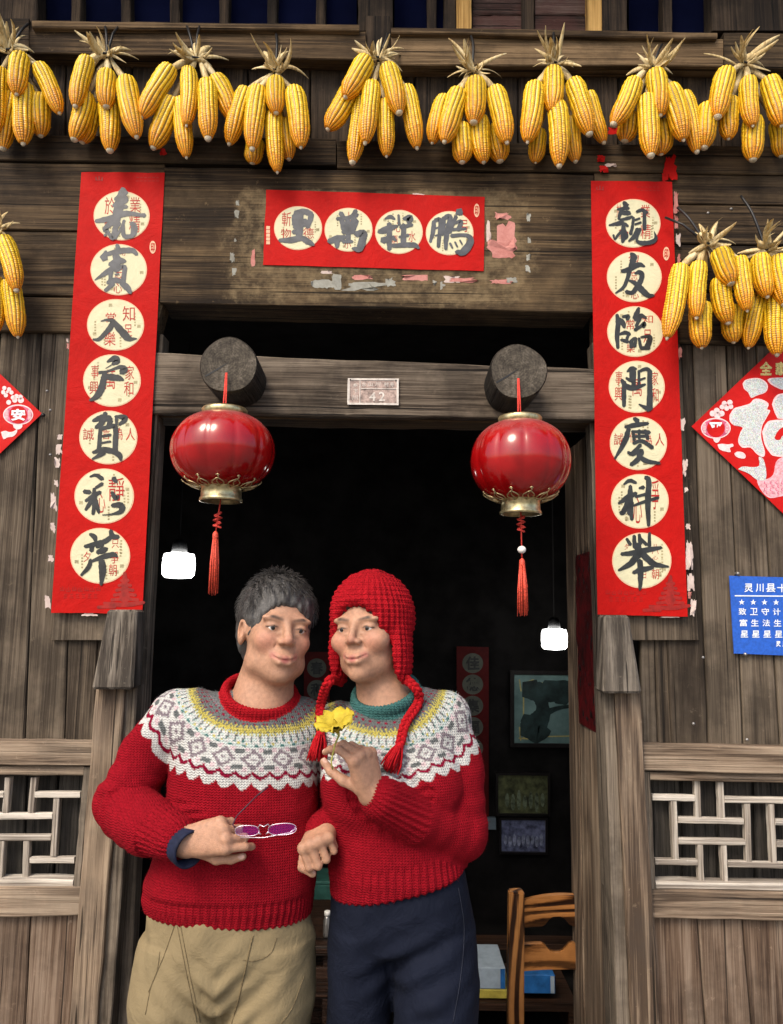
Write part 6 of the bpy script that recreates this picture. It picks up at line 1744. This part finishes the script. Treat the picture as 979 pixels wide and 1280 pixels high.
# navy trousers
m, nt, b = new_mat('navy_trouser_cotton')
vm, v0 = coords(nt, rnd=False); n1 = noise(nt, v0, 420, 3, .7); n2 = noise(nt, v0, 12, 5, .6)
nt.links.new(mix(nt, n2, (.0030, .0045, .0115), mix(nt, n1, (.005, .0075, .0175), (.011, .015, .031))), b.inputs['Base Color'])
b.inputs['Roughness'].default_value = .85; b.inputs['Specular IOR Level'].default_value = .15
n3 = noise(nt, v0, 15, 5, .6, .6)
bp = N(nt, 'ShaderNodeBump', {'Strength': .5, 'Distance': .02, 'Height': n3}); nt.links.new(bp.outputs[0], b.inputs['Normal']); M['navy_trousers'] = m
F = Field((X_(370), -.5, .02), (X_(640), -.06, P(500, 1060, YP).z), .0042)
wl_ = lev([(1072, 420, 578, .108), (1110, 415, 588, .114), (1150, 413, 593, .112), (1170, 412, 596, .104), (1188, 412, 596, .080)], YP)
z2 = P(500, 1215, YP).z; xl2, xr2 = X_(453), X_(538)
legB = [[(z2 + .10, xl2 + .004, YP, .070, .100), (z2, xl2, YP + .010, .0725, .100), (P(500, 1280, YP).z, xl2 - .004, YP + .022, .0690, .096), (.40, xl2, YP - .006, .070, .084), (.07, xl2 - .006, YP + .012, .062, .078)],
        [(z2 + .10, xr2 + .002, YP, .094, .104), (z2, xr2 + .010, YP - .030, .0925, .112), (P(500, 1280, YP).z, xr2 + .008, YP - .050, .0860, .106), (.40, xr2, YP - .03, .078, .086), (.07, xr2 + .006, YP - .01, .064, .078)]]
trousers(F, wl_, legB, YP)
V, Q = F.surface(); V = relax(V, Q, 2, .5); n = vnormals(V, Q); cx = X_(487)
disp = .007 * vnoise(V * np.array((11, 10, 6)), 24) + .0042 * vnoise(V * np.array((26, 20, 20)) + vnoise(V * 9, 21)[:, None], 27)
cr = np.exp(-((V[:, 0] - cx - .05) / .09) ** 2) * np.exp(-((V[:, 2] - P(500, 1190, YP).z) / .09) ** 2)
disp += cr * .006 * np.sin((V[:, 2] - (V[:, 0] - cx) * .5) * 110)
trB = np_mesh('trousers', V + n * disp[:, None], Q, M['navy_trousers'], PB)
M['seam_n'] = plain('navy_seam', (.010, .013, .026), .8, .2, 200)
seam(((573, 1110), (580, 1160), (576, 1220), (566, 1279)), M['seam_n'], trB, trB)
shoe(xl2 - .006, YP, -.1, PB); shoe(xr2 + .008, YP - .02, .12, PB)

# braids and tassels of the hat
def front(px, py, lift):
    best = None
    for o in (swA, swB):
        h, nn = on_surface(o, px, py, lift)
        if h is not None and (best is None or h.y < best.y): best = h
    return best
fl = Vector(tuple(WB(.084, .012, -.108))); fr2 = Vector(tuple(WB(-.084, .012, -.108)))
left_f, right_f = (fl, fr2) if fl.x < fr2.x else (fr2, fl)
q0, q1 = front(407, 915, .014), front(406, 888, .016)
braid([left_f, P(411, 852, -.345), q1 + Vector((0, -.004, 0)), q0], 'braid', PB)
tassel(q0 + Vector((0, -.004, 0)), (P(396, 950, q0.y - .012) - q0), (P(396, 950, q0.y - .012) - q0).length, .020, PB, 3)
b0, b1, b2 = front(517, 880, .013), front(507, 908, .013), front(500, 932, .013)
braid([right_f, P(521, 862, -.350), b0, b1, b2], 'braid', PB)
e_ = front(488, 962, .016); tassel(b2 + Vector((0, -.003, 0)), e_ - b2, (e_ - b2).length, .020, PB, 4)
e2 = front(505, 952, .010); 

# ------------------------------------------------------------------ what they hold
# yellow blossom
M['petal'] = plain('yellow_petal', (.46, .35, .030), .6, .14, 60, bump=.4, spec=.2)
M['stem'] = plain('yellowish_stem', (.36, .34, .07), .6, .2, 60)
fb = P(422, 914, -.505); ftop = Vector((-.25, -.35, .9)).normalized()
FL = thing('yellow_flower', 'ruffled yellow blossom held up in the hand before the navy-trousered person', 'flower', fb)
a_ = ftop.orthogonal().normalized(); b_ = ftop.cross(a_); r = random.Random(9)
for k in range(5):
    an = 2 * math.pi * k / 5 + .3; d = a_ * math.cos(an) + b_ * math.sin(an); e = ftop.cross(d)
    v = []; f = []; n = 10; ph = r.uniform(0, 6)
    for i in range(n + 1):
        t = i / n; ww = .030 * math.sin(math.pi * min(.90, .08 + .72 * t)) ** .8; out_ = .004 + .036 * t ** 1.4; up = .040 * t ** .75 - .012 * t ** 3
        for j in range(9):
            u = j / 4 - 1
            ruf = .0045 * t * t * math.sin(u * 6 + ph + t * 3) + .003 * t * math.sin(u * 13 + ph)
            v.append(fb + ftop * (up - .006 * u * u * t + ruf) + d * (out_ - .004 * u * u) + e * ww * u)
    for i in range(n):
        for j in range(8): f.append([i * 9 + j, i * 9 + j + 1, (i + 1) * 9 + j + 1, (i + 1) * 9 + j])
    o = mesh('petal', v, f, M['petal'], FL, True)
    sm = o.modifiers.new('thickness', 'SOLIDIFY'); sm.thickness = .0007
mb = MB(); mb.tube([fb + ftop * .004, fb - ftop * .01, P(419, 930, -.505), P(414, 952, -.51), P(416, 962, -.51)], [.004, .0022, .0016, .0015, .0014], 8); mb.build('stem', M['stem'], FL, True)
mb = MB(); mb.lathe([(.002, 0), (.0045, .004), (.004, .02), (.0015, .026)], fb, 10, tuple(ftop)); mb.build('flower_heart', M['petal'], FL, True)

# rimless glasses; the purple reflection is put into the lens colour
m, nt, b = new_mat('purple_tinted_lens'); b.inputs['Base Color'].default_value = (.30, .06, .42, 1); b.inputs['Roughness'].default_value = .03
b.inputs['Alpha'].default_value = .10; b.inputs['IOR'].default_value = 1.4; b.inputs['Coat Weight'].default_value = 1.0; b.inputs['Coat Tint'].default_value = (.8, .5, 1, 1)
b.inputs['Specular Tint'].default_value = (.8, .3, 1, 1); b.inputs['Specular IOR Level'].default_value = 1.0; M['lens'] = m
M['wire'] = plain('silver_wire', (.72, .62, .70), .22, .05, metal=.7)
M['temple'] = plain('dark_plum_temple', (.05, .006, .02), .35, .2)
GY = -.470
GL = thing('eyeglasses', 'rimless purple-tinted eyeglasses held in the khaki-trousered person\'s hand', 'glasses', P(330, 1045, GY))
Gp = lambda x, y, dy=0: P(x, y, GY + dy)
for cx, cy, rx, ry, ro in ((309, 1038.5, 15, 6.6, -.02), (353, 1036.5, 17.5, 7.2, -.06)):
    pts = [(cx + rx * math.copysign(abs(math.cos(t)) ** .8, math.cos(t)) * math.cos(ro) - ry * math.copysign(abs(math.sin(t)) ** .8, math.sin(t)) * math.sin(ro),
            cy + rx * math.copysign(abs(math.cos(t)) ** .8, math.cos(t)) * math.sin(ro) + ry * math.copysign(abs(math.sin(t)) ** .8, math.sin(t)) * math.cos(ro)) for t in [2 * math.pi * k / 32 for k in range(32)]]
    le = poly_px('lens', pts, GY, M['lens'], GL, .0018)
    mb = MB(); q = [P(x, y, GY + .0009) for x, y in pts]; mb.tube(q + [q[0]], .0007, 5); mb.build('lens_edge', M['wire'], le, True)
mb = MB(); mb.tube([Gp(322, 1036), Gp(325, 1031, -.004), Gp(330, 1033.5, -.007), Gp(335, 1030, -.004), Gp(338, 1034)], .0011, 6); mb.tube([Gp(323, 1041), Gp(326, 1042.5, .004)], .0018, 6); mb.tube([Gp(336, 1040), Gp(333, 1042, .004)], .0018, 6); mb.build('bridge', M['wire'], GL, True)
mb = MB(); mb.tube([Gp(294, 1034, .002), Gp(291, 1031, .006), Gp(296, 1020, .022), Gp(309, 1007, .034), Gp(322, 994, .036), Gp(335, 984, .034)], [.0018, .0016, .0014, .0014, .0017, .0019], 6); mb.build('temple', M['temple'], GL, True)
mb = MB(); mb.tube([Gp(369, 1035, .001), Gp(371, 1035, .004), Gp(362, 1041, .008), Gp(330, 1047, .008), Gp(300, 1047, .006)], .0011, 6); mb.build('temple', M['wire'], GL, True)

# ================================================================== inside the room
YW = 1.985
M['lampglow'] = emit('lamp_glow', (1.0, .99, .95), 9.0)
def lamp(label, px, py, w, h, Y):
    c = P(px, py, Y); s = 1 / PXM(px, py, Y); R = w / 2 * s; H = h * s
    root = thing('ceiling_lamp', label, 'lamp', (c.x, c.y, c.z - H / 2))
    mb = MB(); prof = [(R * .25, -H * .5), (R * .8, -H * .47), (R * .97, -H * .36), (R, -H * .1), (R * .99, H * .25), (R * .9, H * .45), (R * .5, H * .5)]
    mb.lathe(prof, c, 28, cap=True); mb.build('glowing_drum', M['lampglow'], root, True)
    mb = MB(); mb.lathe([(R * .5, H * .5), (R * .42, H * .9), (R * .2, H * 1.05)], c, 20, cap=True); mb.build('lamp_holder', M['tie'], root, True)
    mb = MB(); mb.tube([c + Vector((0, 0, H)), Vector((c.x, c.y, 2.62))], .003, 6); mb.build('lamp_cord', M['tie'], root)
lamp('lit white drum lamp deep inside the doorway, left of the lantern tassel', 223.5, 707, 40, 32, 1.1)
lamp('lit white drum lamp deep inside the doorway, above the framed picture', 693, 799, 32, 26, 1.5)

# framed pictures and dimmed couplets on the back wall
M['frame_black'] = plain('black_frame', (.014, .012, .012), .3, .2)
M['frame_gold'] = plain('gold_fretwork', (.50, .44, .16), .45, .2)
M['pic_ground'] = plain('pale_green_painting', (.17, .27, .26), .3, .25, 6, c2=(.07, .13, .13))
M['pic_dark'] = plain('dark_painted_foliage', (.025, .05, .05), .4, .4, 12)
M['photo1'] = plain('group_photograph', (.10, .11, .05), .3, .5, 26, c2=(.012, .016, .012))
M['photo2'] = plain('blue_group_photograph', (.16, .18, .30), .3, .5, 30, c2=(.010, .012, .03))
def quadbox(px, Y, d, name, mat, parent):
    q = [P(x, y, Y) for x, y in px]; k = [p + Vector((0, d, 0)) for p in q]
    return mesh(name, q + k, [[0, 1, 2, 3], [7, 6, 5, 4], [0, 4, 5, 1], [1, 5, 6, 2], [2, 6, 7, 3], [3, 7, 4, 0]], mat, parent)
def picture(label, x0, y0, x1, y1, mat, fw=4):
    root = thing('framed_picture', label, 'picture', P((x0 + x1) / 2, y1, YW - .02))
    sl = .01 * (x1 - x0)
    for a in (((x0, y0), (x1, y0 + sl), (x1 - fw, y0 + sl + fw), (x0 + fw, y0 + fw)), ((x0, y1), (x0 + fw, y1 - fw), (x1 - fw, y1 + sl - fw), (x1, y1 + sl)), ((x0, y0), (x0 + fw, y0 + fw), (x0 + fw, y1 - fw), (x0, y1)), ((x1, y0 + sl), (x1, y1 + sl), (x1 - fw, y1 + sl - fw), (x1 - fw, y0 + sl + fw))):
        quadbox(list(a), YW - .03, .02, 'frame', M['frame_black'], root)
    quadbox([(x0 + fw, y0 + fw), (x1 - fw, y0 + sl + fw), (x1 - fw, y1 + sl - fw), (x0 + fw, y1 - fw)], YW - .018, .008, 'canvas', M[mat], root)
    return root
pc = picture('large framed tree painting with gold corner fretwork on the back wall', 638, 838, 752, 934, 'pic_ground', 5)
g2 = lambda x, y: (540 + x / 2.558, 780 + y / 2.56)
tree = [[(300, 345, 60), (335, 320, 70), (355, 280, 50), (345, 240, 40), (310, 205, 70)], [(350, 290, 30), (400, 270, 14), (450, 262, 10)], [(330, 210, 60), (380, 230, 40), (430, 210, 50)], [(360, 200, 40), (420, 200, 40), (455, 195, 30)], [(300, 300, 40), (330, 350, 60), (370, 345, 30)], [(395, 240, 30), (430, 240, 40)]]
brush(tree, g2, YW - .0195, 'painted_tree', M['pic_dark'], pc, 5, 1.0, .0002)
for pts in ([(293, 190), (293, 360)], [(293, 190), (325, 178)], [(280, 178), (285, 215)], [(278, 365), (325, 370)], [(280, 330), (284, 372)], [(293, 190), (460, 186)], [(293, 362), (460, 358)]):
    brush([[(*p, 3.2) for p in pts]], g2, YW - .0192, 'gold_fretwork', M['frame_gold'], pc, 1, 1.0)
p1 = picture('dim green framed group photograph on the back wall', 620, 966, 688, 1020, 'photo1', 3)
p2 = picture('small blue framed group photograph below the green one', 624, 1022, 685, 1068, 'photo2', 3)
M['figure'] = plain('pale_photographed_figures', (.34, .38, .52), .4, .4, 40)
for i in range(9): poly_px('photographed_figure', ellipse(632 + i * 5.6, 1050 + (i % 2) * 2, 2.2, 6 + (i % 3), 10), YW - .0195, M['figure'], p2, .0004)
M['figure2'] = plain('greenish_photographed_figures', (.16, .20, .13), .4, .4, 40)
for i in range(7): poly_px('photographed_figure', ellipse(634 + i * 7.4, 1000 + (i % 2) * 3, 2.6, 9 + (i % 3) * 2, 10), YW - .0195, M['figure2'], p1, .0004)
M['oldred'] = paper('dim_red_paper', (.10, .006, .006), (.06, .004, .004))  # dimness of the room put into both indoor paper colours
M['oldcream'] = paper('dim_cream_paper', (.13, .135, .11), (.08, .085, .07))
IC = thing('indoor_couplet', 'dim red couplet with round characters on the back wall inside', 'couplet', P(590, 990, YW - .01))
poly_px('paper', [(571, 808), (611, 809), (611, 1022), (571, 1021)], YW - .008, M['oldred'], IC, .001)
for k, ch in enumerate('佳德集福門慶'):
    md = poly_px('medallion', ellipse(591, 829 + k * 26.6, 13, 12.5, 28), YW - .0092, M['oldcream'], IC, .0005)
    text_px([(ch, 591, 829 + k * 26.6, 17, 17, .03)], YW - .0100, 'brush_character', M['ink'], md)
lc_ = thing('indoor_couplet', 'dark dim couplet strip seen between the two heads on the back wall', 'couplet', P(398, 900, YW - .01))
poly_px('paper', [(380, 815), (412, 815), (412, 1010), (380, 1010)], YW - .008, M['oldred'], lc_, .001)
for k, ch in enumerate('春和景明'):
    md = poly_px('medallion', ellipse(396, 835 + k * 27, 12, 12, 28), YW - .0092, M['oldcream'], lc_, .0005)
    text_px([(ch, 396, 835 + k * 27, 16, 16, .03)], YW - .0100, 'brush_character', M['ink'], md)
# torn red paper on the open door leaf
OD = thing('door_poster', 'torn dark red paper pasted on the open door leaf', 'poster', (LEAF_X - .012, .25, P(735, 915, .25).z))
za_, zb_ = P(735, 690, .2).z, P(735, 912, .2).z
vv = []; r = random.Random(4); nr = 14
for i in range(nr + 1):
    z = zb_ + (za_ - zb_) * i / nr; vv += [(LEAF_X - .0085, .135 + r.uniform(-.012, .012), z), (LEAF_X - .0085, .345 + r.uniform(-.01, .01), z)]
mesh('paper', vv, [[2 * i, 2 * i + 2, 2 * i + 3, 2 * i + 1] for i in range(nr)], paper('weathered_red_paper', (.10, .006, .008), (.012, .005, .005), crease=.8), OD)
sb = MB()
for i in range(60):
    z = r.uniform(zb_, za_); y = r.uniform(.15, .33); h = r.uniform(.006, .03); w = r.uniform(.003, .014); sb.add([(LEAF_X - .0092, y, z), (LEAF_X - .0092, y + w, z + h * .3), (LEAF_X - .0092, y + w * .7, z + h), (LEAF_X - .0092, y - w * .3, z + h * .7)], [[0, 1, 2, 3]])
sb.build('worn_print', M['tie'], OD)['kind'] = 'stuff'

# lacquered low chair just inside
CH_Y = .42
c0 = P(655, 1200, CH_Y)
CR_ = thing('wooden_chair', 'low lacquered pine chair with strong grain inside the doorway', 'chair', (P(690, 1280, CH_Y).x, CH_Y, .03))
def cbox(px, Y, d, name, mat, zlow=None):
    q = [P(x, y, Y) for x, y in px]
    if zlow is not None: q[2] = Vector((q[2].x, q[2].y, zlow)); q[3] = Vector((q[3].x, q[3].y, zlow))
    k = [p + Vector((0, d, 0)) for p in q]
    o = mesh(name, q + k, [[3, 2, 1, 0], [4, 5, 6, 7], [0, 1, 5, 4], [1, 2, 6, 5], [2, 3, 7, 6], [3, 0, 4, 7]], M[mat], CR_)
    bm = bmesh.new(); bm.from_mesh(o.data); bmesh.ops.bevel(bm, geom=bm.edges[:], offset=.004, segments=2, affect='EDGES'); bm.to_mesh(o.data); bm.free()
    return o
cbox([(637, 1116), (656, 1116), (654, 1280), (634, 1280)], CH_Y, .045, 'back_post', 'chair_v', .03)
cbox([(758, 1117), (773, 1117), (776, 1280), (759, 1280)], CH_Y, .045, 'back_post', 'chair_v', .03)
def crest(top, bot, notch, name):
    """curved back rail with a scalloped hollow"""
    xs = np.linspace(656, 758, 27); v = []; f = []
    for i, x in enumerate(xs):
        t = (x - 656) / 102; u = abs(t - .5) * 2
        yt = top + (-6 if notch == 'bot' else 0) * (1 - u * u) + (12 * math.exp(-((t - .42) / .13) ** 4) if notch == 'top' else 0)
        yb = bot - (12 * math.exp(-((t - .42) / .13) ** 4) if notch == 'bot' else 0)
        dy = .015 + .012 * (1 - u * u)
        for (yy_, o_) in ((yt, 0), (yb, 0), (yb, .022), (yt, .022)): v.append(P(x, yy_, CH_Y) + Vector((0, dy + o_, 0)))
    for i in range(len(xs) - 1):
        for k in range(4): f.append([i * 4 + k, i * 4 + (k + 1) % 4, (i + 1) * 4 + (k + 1) % 4, (i + 1) * 4 + k][::-1])
    f += [[0, 1, 2, 3], [(len(xs) - 1) * 4 + k for k in (3, 2, 1, 0)]]
    mesh(name, v, f, M['chair'], CR_)
crest(1129, 1162, 'bot', 'crest_rail'); crest(1184, 1217, 'top', 'back_rail')
xa, xb = P(638, 1200, CH_Y).x, P(775, 1200, CH_Y).x
mb = MB(); mb.box((xa, CH_Y - .33, .24), (xb, CH_Y - .004, .27)); mb.build('seat', M['chair'], CR_, bevel=.006)
for x in (xa + .005, xb - .045): mb = MB(); mb.box((x, CH_Y - .32, .03), (x + .04, CH_Y - .28, .24)); mb.build('leg', M['chair_v'], CR_, bevel=.004)

# low shelf with boxes behind, small table between the two people
SH = thing('low_shelf', 'dark low shelf behind the chair', 'shelf', (P(650, 1240, .9).x, .9, .03))
a, b_ = P(575, 1250, .9), P(720, 1250, .9)
mb = MB(); mb.box((a.x, .88, a.z - .025), (b_.x, 1.2, a.z)); mb.build('shelf_board', M['dark_wood'], SH)
q = P(590, 1176, 1.25); mb = MB(); mb.box((q.x - .05, 1.22, q.z - .02), (q.x + .5, 1.30, q.z + .004)); mb.build('rail', M['dark_wood'], SH)
for x in (a.x, b_.x - .03): mb = MB(); mb.box((x, .88, .03), (x + .03, 1.2, a.z - .026)); mb.build('leg', M['dark_wood'], SH)
M['box_pale'] = plain('pale_blue_carton', (.30, .37, .45), .5, .1); M['box_blue'] = plain('blue_carton', (.02, .12, .36), .4, .2); M['box_green'] = plain('green_carton', (.10, .16, .05), .5, .4, 30); M['box_yellow'] = plain('yellow_carton', (.40, .33, .06), .5, .2)
def carton(label, x0, y0, x1, y1, Y, d, mat, lidmat):
    root = thing('carton', label, 'box', P((x0 + x1) / 2, y1, Y))
    lo = P(x0, y1, Y); hi = P(x1, y0, Y)
    mb = MB(); mb.box((lo.x, Y, lo.z), (hi.x, Y + d, hi.z)); mb.build('carton_body', M[mat], root, bevel=.002)
    mb = MB(); mb.box((lo.x + (hi.x - lo.x) * .86, Y - .0015, lo.z + .003), (hi.x - .003, Y - .0002, hi.z - .003)); mb.build('end_label', M[lidmat], root)
carton('pale blue carton on the low shelf beside the navy trousers', 586, 1210, 632, 1236, .9, .2, 'box_pale', 'box_blue')
carton('bright blue carton on the low shelf behind the chair', 652, 1219, 694, 1242, .9, .2, 'box_blue', 'box_pale')
carton('flat green and yellow carton under the pale blue carton', 592, 1237.5, 640, 1248, .9, .2, 'box_yellow', 'box_green')
TB_ = thing('side_table', 'dark wooden side table seen between the two people', 'table', (P(398, 1200, .5).x, .6, .03))
a, b_ = P(330, 1182, .5), P(470, 1182, .5)
mb = MB(); mb.box((a.x, .5, a.z - .03), (b_.x, .9, a.z)); mb.build('table_top', M['dark_wood'], TB_, bevel=.004)
mb = MB(); mb.box((a.x + .02, .52, a.z - .16), (b_.x - .02, .54, a.z - .07)); mb.build('apron', M['dark_wood'], TB_, bevel=.003)
for x in (a.x + .02, b_.x - .06, (a.x + b_.x) / 2 + .01): mb = MB(); mb.box((x, .525, .03), (x + .035, .56, a.z - .031)); mb.build('leg', M['dark_wood'], TB_)
zt_ = a.z
bt = thing('steel_flask', 'small silvery flask standing on the side table', 'flask', (P(408, 1180, .55).x, .57, zt_))
mb = MB(); mb.lathe([(.012, .001), (.013, .006), (.013, .05), (.009, .058), (.009, .064)], (P(408, 1180, .55).x, .57, zt_), 20, cap=True); mb.build('flask_body', M['screw'], bt, True)
mb = MB(); mb.lathe([(.010, .0645), (.010, .078), (.006, .08)], (P(408, 1180, .55).x, .57, zt_), 20, cap=True); mb.build('flask_cap', M['bead'], bt, True)
gb = thing('green_box', 'teal green box on a ledge between the two people', 'box', P(398, 1127, 1.0))
lo, hi = P(384, 1127, 1.0), P(412, 1106, 1.0)
M['teal_box'] = plain('teal_box', (.05, .17, .13), .5, .2)
mb = MB(); mb.box((lo.x - .05, 1.0, lo.z), (hi.x + .05, 1.15, hi.z)); mb.build('box_body', M['teal_box'], gb, bevel=.003)
mb = MB(); mb.box((lo.x - .052, .998, hi.z + .0005), (hi.x + .052, 1.152, hi.z + .012)); mb.build('box_lid', M['teal_box'], gb, bevel=.003)
CB = thing('cabinet', 'dark cabinet against the back wall behind the two people', 'cabinet', (P(398, 1127, 1.0).x, 1.1, .03))
mb = MB(); mb.box((lo.x - .35, .96, .03), (hi.x + .22, 1.40, lo.z - .0005)); mb.build('cabinet_body', M['dark_wood'], CB, bevel=.004)
for s_ in (0, 1):
    w_ = (hi.x + .22 - lo.x + .35) / 2; x0 = lo.x - .35 + s_ * w_
    mb = MB(); mb.box((x0 + .01, .948, .08), (x0 + w_ - .01, .959, lo.z - .05)); d_ = mb.build('cabinet_door', M['dark_wood'], CB, bevel=.003)
    mb = MB(); mb.lathe([(.002, -.018), (.007, -.016), (.007, -.010), (.003, 0)], (x0 + (w_ - .05 if s_ == 0 else .05), .948, (lo.z + .03) / 2), 12, (0, 1, 0)); mb.build('handle', M['gold'], d_, True)
sw = thing('wall_switch', 'small pale switch box on the back wall beside the photographs', 'switch', P(613, 1037, YW - .02))
quadbox([(607, 1022), (620, 1022), (620, 1037), (607, 1037)], YW - .02, .018, 'switch_plate', plain('pale_switch', (.16, .22, .26), .5, .1), sw)
